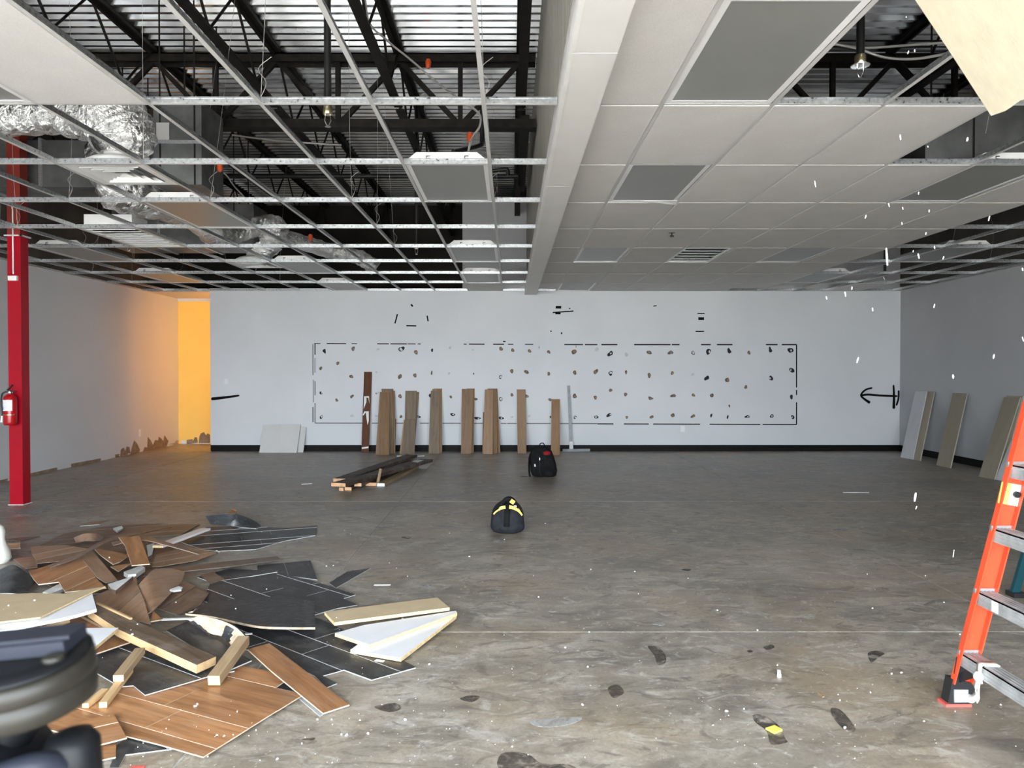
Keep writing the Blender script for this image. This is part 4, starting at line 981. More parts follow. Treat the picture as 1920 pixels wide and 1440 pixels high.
# ------------------------------------------------------------------ demolition pile
def newell(P):
    n = Vector((0, 0, 0))
    for a, b in zip(P, P[1:] + P[:1]): n += a.cross(b)
    n.normalize(); return n if n.z >= 0 else -n
def sheet(name, pts, z, th, mats, label, cat, grain=None, group=None):
    """flat or slightly warped piece: outline in photo pixels, top surface at height(s) z above the slab"""
    zs = z if isinstance(z, (list, tuple)) else [z] * len(pts)
    P = [gz(x, y, q) for (x, y), q in zip(pts, zs)]; n = newell(P)
    i, j = grain or (0, 1); d = P[j] - P[i]; c = sum(P, Vector()) / len(P)
    M = frame(d, c, n)
    return tag(MB().poly(P, th, n, 0, 1, 2).build(name, list(mats), None, M), label, cat, group)
def curl(name, A_, B_, th, mats, label, cat, group=None, k=6, across=3):
    """bent sheet between two edges, each a list of (px, py, z)"""
    PA = smooth_path([gz(x, y, z) for x, y, z in A_], k); PB = smooth_path([gz(x, y, z) for x, y, z in B_], k)
    n = len(PA); c = sum(PA + PB, Vector()) / (2 * n); M = frame(PA[-1] - PA[0], c, UZ)
    m = MB(); T = []; 
    for a, b in zip(PA, PB): T.append([a.lerp(b, q / across) for q in range(across + 1)])
    W = across + 1; N = []
    for i in range(n):
        for j in range(W):
            du = T[min(i + 1, n - 1)][j] - T[max(i - 1, 0)][j]; dv = T[i][min(j + 1, across)] - T[i][max(j - 1, 0)]
            q = du.cross(dv); q = q.normalized() if q.length > 1e-9 else UZ.copy(); N.append(q if q.z >= 0 else -q)
    top = [p for r in T for p in r]; bot = [p - q * th for p, q in zip(top, N)]
    F_ = [(i * W + j, i * W + j + 1, (i + 1) * W + j + 1, (i + 1) * W + j) for i in range(n - 1) for j in range(across)]
    m.add(top, F_, 0, True); m.add(bot, [f[::-1] for f in F_], 2, True)
    o = len(top); allv = top + bot
    rim = [i * W for i in range(n)] + [(n - 1) * W + j for j in range(1, W)] + [i * W + across for i in range(n - 2, -1, -1)] + [j for j in range(across - 1, 0, -1)]
    m.add(allv, [(rim[q], rim[(q + 1) % len(rim)], o + rim[(q + 1) % len(rim)], o + rim[q]) for q in range(len(rim))], 1)
    return tag(m.build(name, list(mats), None, M), label, cat, group)
def clip(P, axis, lo, hi):
    for sgn, lim in ((1, lo), (-1, hi)):
        out = []
        for a, b in zip(P, P[1:] + P[:1]):
            da, db = sgn * (a[axis] - lim), sgn * (b[axis] - lim)
            if da >= 0: out.append(a)
            if da * db < 0: out.append(a.lerp(b, da / (da - db)))
        P = out
        if len(P) < 3: return []
    return P
def planked(name, pts, z, th, mats, label, cat, seam, wd=.18, gap=.004, jit=.001, off=.0, butt=None):
    """glued-together planks torn up as one sheet: each plank a part, pale backing in the seams"""
    zs = z if isinstance(z, (list, tuple)) else [z] * len(pts)
    P = [gz(x, y, q) for (x, y), q in zip(pts, zs)]; n = newell(P); d = gz(*seam[1], zs[0]) - gz(*seam[0], zs[0]); c = sum(P, Vector()) / len(P)
    M = frame(d, c, n); Mi = M.inverted(); Lp = [Mi @ p for p in P]
    o = thing(name, (0, 0, 0), label, cat); o.matrix_basis = M
    cent = sum(Lp, Vector()) / len(Lp)
    MB().poly([cent + (p - cent) * .992 - UZ * (th * .45) for p in Lp], th * .5, UZ).build('backing', mats[1]).parent = o
    lo = min(p.y for p in Lp); hi = max(p.y for p in Lp); k = 0; y = lo - wd * off
    while y < hi:
        Q = clip(Lp, 1, y + gap / 2, y + wd - gap / 2)
        if Q:
            x0 = min(p.x for p in Q); x1 = max(p.x for p in Q); cuts = [x0 - 1]
            if butt and x1 - x0 > butt * .6: cuts.append(x0 + (x1 - x0) * (.35 + .33 * ((k * 0.618) % 1)))
            cuts.append(x1 + 1)
            for a, b in zip(cuts[:-1], cuts[1:]):
                q2 = clip(Q, 0, a + gap / 2, b - gap / 2)
                if q2:
                    me = MB().poly([p + UZ * (jit * ((k * 7) % 3)) for p in q2], th * .8, UZ, 0, 1, 2).mesh('plank', list(mats))
                    p_ = bpy.data.objects.new('plank', me); col.objects.link(p_); p_.parent = o
            k += 1
        y += wd
    return o
plain('edge_walnut', (.50, .40, .30), .6, var=.2, scale=20); plain('edge_brown', (.19, .13, .09), .6, var=.3, scale=20); plain('edge_dark', (.10, .075, .058), .6, var=.3, scale=20)
VB = ('vinyl_black', 'vinyl_core', 'vinyl_brown'); VW = ('vinyl_walnut', 'edge_walnut', 'vinyl_black'); VR = ('vinyl_brown', 'edge_brown', 'vinyl_black'); VD = ('vinyl_dark', 'edge_dark', 'vinyl_black')
FL = 'flooring'
# flipped black sheets lying on the slab
planked('vinyl_sheet', [(340,1017),(387,988),(472,987),(540,990),(595,985),(591,1004),(535,1014),(520,1018),(479,1030),(407,1033),(380,1030)], .008, .006, VB, 'flipped black vinyl sheet with pale seams beyond the white moulding', FL, ((400,1012),(560,1000)), .18, butt=1)
planked('vinyl_sheet', [(395,1092),(482,1080),(526,1075),(592,1091),(667,1115),(644,1122),(670,1134),(632,1141),(600,1150),(560,1160),(430,1150),(380,1125)], .016, .006, VB, 'wide flipped black vinyl sheet with white seam lines and torn jagged end', FL, ((470,1085),(640,1140)), .17, butt=1)
planked('vinyl_sheet', [(420,1175),(540,1150),(600,1160),(680,1198),(780,1252),(697,1275),(645,1256),(605,1267),(632,1281),(612,1289),(590,1267),(515,1232),(440,1212)], .008, .006, VB, 'flipped black vinyl sheet with bold white seams under the white boards', FL, ((540,1192),(735,1266)), .17, butt=1)
planked('vinyl_sheet', [(482,1060),(582,1051),(595,1087),(545,1080),(484,1079)], .009, .006, VB, 'square black vinyl offcut at the far edge of the wide black sheet', FL, ((500,1060),(505,1078)), .2)
sheet('vinyl_offcut', [(617,1093),(650,1072),(695,1065),(630,1102)], .006, .005, VB, 'black vinyl strip pointing away from the pile across the bare slab', FL, (1, 2))
sheet('vinyl_offcut', [(370,1082),(430,1066),(520,1072),(478,1079),(396,1091)], .018, .005, VB, 'dusty black vinyl scrap beside the square black offcut', FL)
sheet('vinyl_offcut', [(376,1078),(400,1072),(420,1085),(395,1094)], .024, .005, VD, 'small dark brown vinyl chip on the dusty black scrap', FL)
sheet('vinyl_offcut', [(402,1078),(430,1068),(500,1085),(482,1092)], .006, .005, VB, 'narrow black vinyl scrap against the square black offcut', FL)
sheet('vinyl_offcut', [(292,1069),(400,1055),(520,1043),(527,1049),(430,1062),(292,1076)], [.06,.045,.02,.02,.045,.06], .006, VD, 'long narrow dark brown plank stretched out over the bare slab', FL, (0, 2))
# raised flap of the far black sheet
curl('vinyl_flap', [(386,967,.13),(435,963,.15),(470,973,.07),(492,987,.019)], [(396,983,.05),(430,986,.036),(460,989,.024),(480,991,.018)], .006, ('vinyl_black', 'vinyl_core', 'vinyl_black'), 'black vinyl flap curling upwards at the far end of the pile', FL)
sheet('vinyl_offcut', [(425,962),(436,954),(443,958),(441,965)], [.05,.12,.10,.05], .006, ('vinyl_walnut', 'vinyl_walnut', 'vinyl_walnut'), 'small orange-brown vinyl tip sticking up behind the black flap', FL)
curl('vinyl_flap', [(0,1068,.06),(25,1059,.10),(52,1075,.07),(68,1092,.03)], [(0,1112,.02),(18,1112,.03),(35,1113,.02),(50,1114,.015)], .006, ('vinyl_black', 'vinyl_core', 'vinyl_brown'), 'curled black vinyl flap with a pale edge left of the brown sheets', FL)
# brown pieces at the far side
planked('vinyl_sheet', [(60,1030),(120,1000),(190,988),(275,982),(375,983),(340,1002),(250,1012),(150,1025)], .010, .006, VD, 'dirty dark brown vinyl sheet at the far rim of the pile', FL, ((120,1005),(350,988)), .18)
planked('vinyl_sheet', [(58,1078),(110,1030),(240,1012),(330,1020),(300,1062),(240,1112),(120,1114)], .020, .006, VD, 'crumpled dark brown vinyl sheet at the bottom of the pile heart', FL, ((100,1070),(300,1040)), .18)
planked('vinyl_sheet', [(285,1062),(292,1040),(350,1025),(405,1036),(370,1050),(300,1062)], .030, .006, VR, 'flat brown vinyl sheet below the white moulding', FL, ((295,1052),(395,1034)), .16)
sheet('vinyl_offcut', [(150,986),(170,978),(207,975),(187,983)], .006, .005, ('board_tan', 'vinyl_core', 'vinyl_black'), 'small light tan plank scrap lying alone at the far rim', FL, (0, 2))
sheet('vinyl_offcut', [(5,1012),(35,1008),(75,1005),(38,1014)], .012, .005, VD, 'slim dark brown scrap behind the white bag', FL)
sheet('vinyl_offcut', [(12,1020),(38,1017),(38,1027),(12,1029)], [.03,.06,.05,.03], .006, VW, 'stubby orange-brown scrap beside the white bag', FL)
sheet('vinyl_offcut', [(25,1048),(74,1043),(70,1063),(47,1065)], [.030,.036,.036,.030], .006, VR, 'short brown plank with a pale broken edge near the curled black flap', FL)
curl('vinyl_flap', [(138,1008,.03),(160,1000,.09),(182,1001,.08),(196,1006,.03)], [(142,1017,.03),(160,1014,.05),(176,1014,.05),(190,1014,.03)], .005, VR, 'small brown vinyl flap arching up at the far rim', FL)
planked('vinyl_sheet', [(58,1024),(120,1022),(172,1030),(148,1042),(110,1052),(70,1056),(60,1038)], [.05,.06,.07,.07,.06,.05,.05], .006, VR, 'brown vinyl sheet lying across the left heart of the pile', FL, ((62,1046),(165,1030)), .2)
planked('vinyl_sheet', [(54,1070),(110,1055),(148,1041),(186,1090),(200,1102),(122,1110),(110,1091),(72,1096),(62,1085)], [.07,.08,.09,.09,.09,.07,.07,.06,.06], .006, VW, 'warm brown vinyl sheet with a ragged front edge in the pile heart', FL, ((62,1085),(165,1052)), .26)
sheet('vinyl_offcut', [(148,1040),(170,1028),(220,1087),(198,1092),(182,1082)], [.10,.10,.10,.10,.10], .006, VR, 'diagonal brown plank beside the ragged warm brown sheet', FL, (1, 2))
sheet('vinyl_offcut', [(207,1062),(246,1056),(222,1071)], .085, .006, VW, 'triangular orange-brown tip under the pointed plank', FL)
sheet('vinyl_offcut', [(175,1027),(244,1040),(225,1053),(212,1058),(190,1042)], .10, .006, VW, 'pointed orange-brown plank in the pile heart', FL, (0, 1))
sheet('vinyl_offcut', [(222,1007),(262,1005),(281,1057),(247,1060),(234,1022)], [.172,.172,.125,.125,.160], .006, VW, 'upright-lying orange plank resting on the arched strip', FL, (1, 2))
curl('vinyl_strip', [(90,1060,.10),(147,1038,.13),(200,1010,.15),(250,999,.13),(320,986,.05)], [(96,1063,.10),(150,1043,.13),(204,1015,.15),(252,1003,.13),(322,988,.05)], .006, VD, 'long thin curved brown strip sweeping over the pile', FL, k=8)
curl('vinyl_strip', [(208,1017,.10),(262,1005,.15),(312,1016,.12),(372,1036,.042)], [(212,1022,.10),(262,1012,.15),(312,1022,.12),(373,1039,.042)], .006, VR, 'thin arched brown strip descending towards the slab', FL, k=8)
a, b = gz(296, 1025, .08), gz(386, 992, .05)
stick('moulding', a, b, .085, .018, 'white painted moulding lying across the far side of the pile', ['melamine_white', 'particle_edge'], 'moulding')
# centre sheets
planked('vinyl_sheet', [(292,1140),(330,1100),(347,1090),(392,1112),(375,1135),(332,1152)], .03, .006, VD, 'dull dark brown sheet beside the embossed black sheet', FL, ((300,1130),(350,1098)), .2)
curl('vinyl_flap', [(258,1098,.09),(275,1080,.12),(291,1067,.12),(320,1066,.10),(347,1072,.06)], [(277,1150,.05),(290,1142,.06),(308,1125,.06),(325,1108,.05),(340,1092,.04)], .006, VR, 'broad brown sheet bending over the middle of the pile', FL)
planked('vinyl_sheet', [(175,1120),(215,1100),(255,1080),(258,1098),(270,1125),(283,1170),(245,1160),(180,1128)], [.06,.08,.10,.095,.08,.06,.055,.055], .006, VR, 'brown sheet sloping from the pile heart towards the stained board', FL, ((180,1128),(255,1085)), .3)
sheet('vinyl_offcut', [(282,1165),(287,1145),(305,1161)], .05, .006, VW, 'small brown triangle at the tip of the sloping sheet', FL)
sheet('plaster_chunk', [(232,1072),(265,1060),(272,1064),(255,1076),(240,1077)], .06, .03, ('plaster_white', 'plaster_white', 'plaster_white'), 'white plaster chunk below the orange plank', 'plaster')
sheet('plaster_chunk', [(202,1095),(225,1088),(250,1080),(217,1107),(208,1104)], .128, .026, ('plaster_white', 'vinyl_dark', 'plaster_white'), 'wedge of white plaster between two brown sheets', 'plaster')
sheet('plaster_chunk', [(80,1110),(112,1094),(118,1104),(95,1113)], .04, .02, ('plaster_white', 'vinyl_core', 'plaster_white'), 'pale plaster scrap under the ragged brown sheet', 'plaster')
sheet('plaster_chunk', [(318,1105),(335,1099),(343,1101),(340,1105),(325,1107)], .077, .012, ('plaster_white', 'vinyl_core', 'plaster_white'), 'small flat plaster scrap on the bending brown sheet', 'plaster')
sheet('plaster_chunk', [(275,1022),(290,1018),(285,1040),(278,1044)], .055, .025, ('plaster_white', 'vinyl_dark', 'plaster_white'), 'crumbly white scrap beside the orange plank', 'plaster')
sheet('plaster_chunk', [(212,990),(228,986),(231,990),(220,996)], .03, .015, ('plaster_white', 'vinyl_core', 'plaster_white'), 'small white scrap at the far rim of the pile', 'plaster')
# embossed black sheet with tan underside, its curled end and the black planks
curl('embossed_sheet', [(361,1146,.07),(395,1128,.05),(480,1121,.04),(540,1118,.04),(590,1128,.03)], [(347,1150,.06),(400,1156,.07),(480,1173,.075),(540,1176,.07),(591,1176,.06)], .012, ('vinyl_black_emboss', 'backing_glue', 'backing_glue'), 'black embossed flooring sheet with a tan edge in the middle of the pile', FL)
curl('curled_backing', [(352,1162,.10),(375,1156,.13),(410,1162,.14),(440,1175,.13),(462,1195,.10)], [(378,1178,.07),(395,1188,.07),(412,1192,.06),(424,1198,.05),(435,1213,.02)], .008, ('backing_glue', 'vinyl_black', 'vinyl_black'), 'curled tan flooring backing smeared with white glue', FL)
sheet('vinyl_offcut', [(312,1182),(350,1165),(472,1238),(430,1256),(390,1230)], [.05,.06,.038,.036,.042], .006, VB, 'black plank slanting out from under the curled backing', FL, (1, 2))
planked('vinyl_sheet', [(182,1227),(245,1207),(372,1256),(425,1250),(440,1258),(395,1267),(272,1303),(250,1285),(225,1287),(182,1262)], .026, .006, VB, 'black flipped planks under the thick stained board', FL, ((200,1220),(330,1270)), .26)
# thick stained board with a raw pine side
P_ = [gz(*p, z) for p, z in (((165,1143), .122), ((184,1133), .122), ((405,1231), .078), ((369,1247), .078), ((222,1180), .108))]
n_ = newell(P_); M_ = frame(P_[2] - P_[1], sum(P_, Vector()) / 5, n_)
tag(MB().poly(P_, .040, n_, 0, 1, 1).build('stained_board', ['pine_stained', 'pine'], None, M_), 'thick dark stained board with splintered raw pine side', 'board')
stick('wood_strip', gz(148, 1150, .070), gz(196, 1175, .056), .03, .014, 'thin pine strip along the stained board', ['old_wood', 'pine'], 'wood strip')
stick('wood_strip', gz(183, 1131, .128), gz(246, 1160, .117), .012, .010, 'slender pale splinter on the upper edge of the stained board', ['pine', 'pine'], 'wood strip')
# walnut sheet in front
planked('vinyl_sheet', [(182,1300),(225,1288),(250,1286),(270,1304),(395,1267),(452,1248),(549,1267),(517,1289),(569,1302),(381,1419),(300,1396),(237,1380),(150,1383),(72,1362),(75,1350),(150,1312)], .016, .006, VW, 'large walnut vinyl sheet of joined planks at the front of the pile', FL, ((270,1300),(505,1362)), .178, gap=.0022, jit=.0007, butt=1)
planked('vinyl_sheet', [(140,1356),(212,1337),(238,1383),(180,1398),(120,1385)], .030, .006, VW, 'short walnut sheet lying over the large one beside the gimbal', FL, ((150,1375),(225,1358)), .17)
sheet('vinyl_offcut', [(140,1400),(218,1395),(217,1419),(175,1428),(150,1428)], .010, .005, VW, 'walnut scrap at the very front beside the gimbal', FL)
sheet('vinyl_offcut', [(205,1440),(222,1395),(240,1380),(300,1396),(322,1404),(235,1415),(222,1440)], .005, .004, VB, 'black vinyl scrap peeking out under the large walnut sheet', FL)
sheet('vinyl_offcut', [(545,1296),(570,1302),(606,1339),(600,1343)], .004, .003, ('vinyl_core', 'vinyl_core', 'vinyl_core'), 'grey underside of a plank strip beside the diagonal walnut plank', FL)
sheet('vinyl_offcut', [(464,1217),(505,1206),(655,1321),(606,1337),(510,1259)], [.06,.06,.012,.012,.045], .006, VW, 'single walnut plank with swirling grain lying diagonally', FL, (1, 2))
sheet('vinyl_offcut', [(517,1289),(536,1278),(558,1298)], .004, .003, VB, 'black triangle of vinyl between the walnut sheet and diagonal plank', FL)
# sticks
stick('batten', gz(457, 1200, .10), gz(401, 1276, .045), .055, .045, 'weathered square batten with a pale cut end on the walnut sheet', ['old_wood', 'pine'], 'batten')
stick('batten', gz(263, 1220, .09), gz(222, 1272, .066), .045, .03, 'splintered batten pointing away from the gimbal', ['old_wood', 'pine'], 'batten')
stick('batten', gz(243, 1256, .042), gz(193, 1322, .032), .032, .025, 'fresh pine splinter leaning on the splintered batten', ['pine', 'pine'], 'batten')
stick('batten', gz(197, 1295, .032), gz(160, 1323, .030), .028, .02, 'short pine splinter on the walnut sheet near the gimbal', ['pine', 'pine'], 'batten')
stick('batten', gz(78, 1178, .085), gz(128, 1160, .108), .05, .03, 'grey wooden batten between the two white shelves', ['old_wood', 'pine'], 'batten')
# white and tan shelves on the left
sheet('vinyl_offcut', [(85,1177),(150,1153),(197,1176),(160,1180)], .05, .006, VW, 'brown vinyl wedge between the two white shelves', FL)
sheet('vinyl_offcut', [(178,1226),(180,1215),(222,1192),(246,1203)], .05, .006, VW, 'orange-brown wedge under the pointed white shelf', FL)
sheet('hardboard', [(0,1114),(60,1112),(120,1113),(198,1099),(172,1110),(75,1157),(0,1166),(-60,1172),(-60,1116)], .170, .008, ('mdf_tan', 'particle_edge', 'mdf_tan'), 'tan hardboard panel lying on the white shelf', 'panel', (0, 1))
curl('white_shelf', [(-60,1172,.150),(0,1163,.150),(72,1155,.155),(130,1130,.158),(172,1110,.160)], [(-60,1192,.145),(0,1182,.145),(60,1170,.15),(130,1156,.154),(181,1142,.156)], .016, ('melamine_white', 'melamine_white', 'mdf_tan'), 'warped white shelf under the tan hardboard panel', 'shelf')
sheet('white_shelf', [(-40,1179),(222,1177),(178,1213),(60,1225),(-40,1225)], [.128,.128,.128,.128,.128], .016, ('melamine_white', 'particle_edge', 'mdf_tan'), 'flat white shelf with a pointed corner behind the gimbal', 'shelf', (0, 1))
# the three shelves fanned out on the right of the pile
sheet('tan_shelf', [(608,1147),(820,1120),(843,1139),(627,1167)], [.071,.070,.070,.071], .018, ('mdf_tan', 'particle_edge', 'mdf_tan'), 'tan shelf board on top of the fanned white shelves', 'shelf', (0, 1))
sheet('white_shelf', [(628,1187),(682,1172),(855,1145),(857,1149),(693,1209)], [.051,.051,.050,.050,.051], .018, ('melamine_white', 'particle_edge', 'mdf_tan'), 'upper white shelf of the fan under the tan board', 'shelf', (0, 2))
sheet('white_shelf', [(657,1218),(676,1205),(853,1151),(856,1154),(752,1234)], [.031,.031,.030,.030,.031], .018, ('melamine_white', 'particle_edge', 'mdf_tan'), 'lowest white shelf of the fan lying on the black sheet', 'shelf', (0, 2))
# white bag at the edge of the view
bgc = gz(-8, 1055); secs = []
for z, s_ in ((0, .9), (.03, 1.05), (.09, 1.0), (.14, .72), (.18, .62), (.23, .7), (.27, .55), (.29, .25)):
    secs.append([bgc + Vector((x * s_ + .012 * mnoise.noise(Vector((x * 14, z * 14, 2))), y * s_ + .012 * mnoise.noise(Vector((y * 14, z * 14, 8))), z)) for x, y in superell(.095, .095, 2.2, 0, 20)])
tag(loft(secs, 20).build('white_bag', 'tape_white'), 'lumpy white plastic bag at the far left of the pile', 'bag')
# small strips and scraps
def fleck(px, py, ln, wd, an, mat, name, label, cat='scrap', th=.004, z=0):
    c = gz(px, py, th + z); d = Vector((math.cos(an), math.sin(an), 0)); n = Vector((-d.y, d.x, 0))
    tag(MB().poly([c - d * ln / 2 - n * wd / 2, c + d * ln / 2 - n * wd * .4, c + d * ln / 2 + n * wd / 2, c - d * ln / 2 + n * wd * .5], th, UZ).build(name, mat), label, cat)
fleck(717, 1096, .11, .012, .02, 'chip_white', 'white_strip', 'small white strip on the bare slab beside the black vinyl strip')
fleck(1461, 1260, .06, .018, 1.25, 'chip_white', 'white_strip', 'white plastic tube scrap on the slab facing the ladder', th=.014)
fleck(1605, 923, .30, .012, -.06, 'chip_white', 'white_strip', 'thin white rod lying on the dark floor towards the right wall')
fleck(1452, 1366, .05, .045, .5, 'chip_yellow', 'yellow_scrap', 'yellow scrap on a dark stain', th=.008)
fleck(594, 1186, .05, .02, .3, 'blue_scrap', 'blue_scrap', 'bright blue scrap on the black sheet')
fleck(258, 1438, .05, .02, .1, 'red_scrap', 'red_scrap', 'red scrap at the front of the pile')
fleck(332, 1160, .16, .03, .1, 'chip_white', 'white_strip', 'white strip beside the curled tan backing', z=.045)
fleck(464, 1188, .05, .02, .3, 'chip_white', 'white_strip', 'tiny white strip touching the curled tan backing', z=.02)
fleck(712, 1238, .045, .02, -.4, 'chip_white', 'white_strip', 'white fleck on the lowest white shelf', z=.031)
fleck(408, 1033, .07, .012, -.9, 'chip_white', 'white_strip', 'thin white strip at the corner of the far black sheet', z=.008)
fleck(575, 907, .13, .012, .5, 'chip_white', 'white_strip', 'thin curved white strip near the lumber pile')
fleck(1540, 1302, .012, .05, .0, 'old_wood', 'wood_chip', 'small upright-lying wood splinter on the slab')
for k, (x, y, l) in enumerate(((430, 848, 'on the slab by the passage corner'), (540, 1160, 'on the embossed black sheet'))): pass

# ------------------------------------------------------------------ ladders
LF = Vector((1.933, 3.34, 0))
def rail_pt(z, near=False):
    y = LF.y - .10 * z if not near else LF.y - .66 + .10 * z
    return Vector((LF.x + .183 * z, y, z))
o = thing('stepladder', LF + Vector((0, -.33, 0)), 'orange fibreglass stepladder with dented metal steps', 'ladder')
for nr in (False, True):
    a, b = rail_pt(.10, nr), rail_pt(1.83, nr); d = (b - a).normalized(); s_ = UY if nr else -UY
    m = MB(); m.bar(a, b, .008, .085, up=UX)
    for q in (-1, 1): m.bar(a + UX * q * .040 + s_ * .014, b + UX * q * .040 + s_ * .014, .028, .006, up=UX)
    r = m.build('rail', 'ladder_orange', o)
    c = rail_pt(0, nr); m = MB().box((-.050, -.028, .006), (.050, .028, .11), 0, Matrix.Translation(c + Vector((.004, 0, 0))) @ Matrix.Rotation(.18, 4, 'Y'))
    f = m.build('foot', 'black_plastic', o)
    MB().box((-.056, -.034, 0), (.056, .034, .012), 0, Matrix.Translation(c)).build('foot_pad', 'red_scrap', f)
    MB().box((-.02, -.034, .02), (.04, -.028, .075), 0, Matrix.Translation(c)).build('foot_plate', 'aluminium_dull', f)
for k in range(6):
    z = .235 + .274 * k; a, b = rail_pt(z), rail_pt(z, True)
    m = MB().box((-.038, 0, -.006), (.038, (b - a).length, .0), 0, frame(Vector((1, 0, 0)), a + Vector((.0, 0, 0))) @ Matrix.Scale(-1, 4, UY))
    SM = Matrix.Translation(a) @ Matrix.Scale(-1, 4, UY)
    m.box((-.038, 0, -.056), (-.036, (b - a).length, .0), 0, SM).box((.036, 0, -.03), (.038, (b - a).length, 0), 0, SM)
    for q in (-.052, -.036, -.020): m.box((-.0405, 0, q), (-.038, (b - a).length, q + .006), 0, SM)
    for q in (-.025, -.008, .009, .026): m.box((q, 0, 0), (q + .005, (b - a).length, .003), 0, Matrix.Translation(a) @ Matrix.Scale(-1, 4, UY))
    st = m.build('step', 'aluminium_dull', o)
    MB().box((-.045, -.012, -.03), (.045, .002, .012), 0, Matrix.Translation(a)).build('step_bracket', 'aluminium', st)
    if k == 1: MB().box((-.0425, -.16, -.05), (-.041, -.12, -.006), 0, Matrix.Translation(a)).build('step_label', 'chip_white', st)
a = rail_pt(.12); b = rail_pt(.23) + Vector((0, -.16, 0))
MB().bar(a + Vector((-.02, -.01, 0)), b, .004, .035).build('brace', 'black_plastic', o)
MB().bar(a + Vector((-.02, -.012, -.02)), a + Vector((-.004, -.012, .09)), .006, .05, up=UX).build('brace_plate', 'black_plastic', o)
c = rail_pt(1.83) ; MB().box((c.x - .08, c.y - .34, 1.80), (c.x + .22, c.y + .03, 1.86)).build('top_cap', 'ladder_orange', o)
for nr in (0, 1):
    p = Vector((c.x + .18, rail_pt(1.8, bool(nr)).y, 1.80)); MB().bar(p, Vector((LF.x + 1.05, p.y, 0.0)), .03, .05).build('rear_leg', 'ladder_orange', o)
for z in (.25, .8, 1.35):
    t_ = (1.8 - z) / 1.8; x = c.x + .18 + (LF.x + 1.05 - c.x - .18) * t_
    MB().bar((x, rail_pt(1.8).y, z), (x, rail_pt(1.8, True).y, z), .02, .03).build('rear_brace', 'aluminium_dull', o)
c = rail_pt(.93); MB().box((-.045, -.010, -.045), (-.005, -.004, .045), 0, Matrix.Translation(c) @ Matrix.Rotation(.18, 4, 'Y')).build('label', 'sticker_yellow', o)
MB().box((-.004, -.010, -.045), (.036, -.004, .045), 0, Matrix.Translation(c) @ Matrix.Rotation(.18, 4, 'Y')).build('label', 'chip_white', o)
MB().lathe([(.014, 0), (.014, .012)], 10, 0, Matrix.Translation(c + Vector((.02, -.012, .0))) @ Matrix.Rotation(PI / 2, 4, 'X')).build('rivet', 'black_iron', o)
# rag tied round the lowest step
k_ = rail_pt(.235) + Vector((-.035, -.165, -.01))
rg_ = thing('tied_rag', k_, 'white strip of tape knotted round the lowest ladder step', 'rag')
AX = Vector((.25, 1, 0)).normalized()
ribbon('wrap', [k_ + Vector(v) for v in ((-.012, 0, -.055), (-.014, .004, -.02), (-.010, .008, .016), (.015, .008, .018), (.06, .008, .016))], .045, AX, 'tape_white', rg_, .006)
MB().lathe([(.004, -.026), (.017, -.014), (.020, .0), (.014, .014), (.004, .02)], 12, 0, Matrix.Translation(k_ + Vector((-.018, .002, -.03))) @ Matrix.Rotation(.3, 4, 'X')).build('knot', 'tape_white', rg_)
ribbon('tail', [k_ + Vector(v) for v in ((-.02, .0, -.045), (-.026, .012, -.08), (-.022, .006, -.105), (-.026, .028, -.135), (-.026, .058, -.145))], .034, Vector((.2, .8, .5)).normalized(), 'tape_white', rg_, .003)
ribbon('tail', [k_ + Vector(v) for v in ((-.02, -.006, -.045), (-.026, -.010, -.08), (-.022, -.004, -.115), (-.024, .004, -.135))], .024, AX, 'tape_white', rg_, .003)
# teal ladder standing further back
tf = gz(1902, 1118); o = thing('teal_ladder', tf + Vector((.3, -.1, 0)), 'teal stepladder leg behind the orange stepladder', 'ladder')
for x0_, s_, dy in ((0, 1, 0), (0, 1, -.45), (1.0, -1, 0), (1.0, -1, -.45)):
    a = tf + Vector((x0_, dy * 1.0, 0)); b = tf + Vector((.5 - .06 * s_, dy * .65 - .08, 1.8)); MB().bar(a + UZ * .02, b, .028, .048, up=UX).build('rail', 'ladder_teal', o)
    MB().box((-.03, -.045, 0), (.05, .045, .03), 0, Matrix.Translation(a)).build('foot', 'black_plastic', o)
for z in (.3, .6, .9, 1.2, 1.5):
    u = z / 1.8; MB().bar(tf + Vector((.44 * u, -.08 * u, z)), tf + Vector((.44 * u, -.45 + .0775 * u, z)), .07, .02).build('step', 'aluminium_dull', o)
MB().box((.36, -.46, 1.78), (.64, -.02, 1.84), 0, Matrix.Translation(tf)).build('top_cap', 'ladder_teal', o)

# ------------------------------------------------------------------ tile torn loose and hanging from the grid, and the crumbs falling from it
c0 = at_y(1868, 211, 2.35)
ta = at_y(1728, -3, 2.35) - c0; ta.normalize()
tb = (at_y(1921, 188, 2.13) - c0); tb.normalize()
tb = (tb - ta * tb.dot(ta)).normalized(); tn = ta.cross(tb).normalized()
pts_ = []
for u_, v_ in ((0, 0), (.25, .004), (.5, -.003), (.8, 0), (1.0, 0), (1.0, .61), (.6, .605), (.3, .61), (.01, .60), (-.004, .4), (.008, .25), (-.003, .12)): pts_.append(c0 + ta * u_ + tb * v_)
tag(MB().poly(pts_, .016, tn, 0, 0, 0).build('hanging_tile', ['tile_back'], None, frame(ta, c0, tn)), 'cream backed ceiling tile torn loose and dropping from the grid', 'ceiling tile')
chips = [(1065,950,.007,.020),(1528,965,.008,.014),(1118,362,.006,.012),(1163,352,.006,.012),(475,1275,.004,.028),(985,1420,.004,.016),(1255,1015,.004,.006),(1190,1338,.004,.010),(1105,118,.004,.006),(1280,158,.003,.010)]
fall = [(1400 + x / 3.692, y / 3.692, a_, b_) for x, y, a_, b_ in chips]
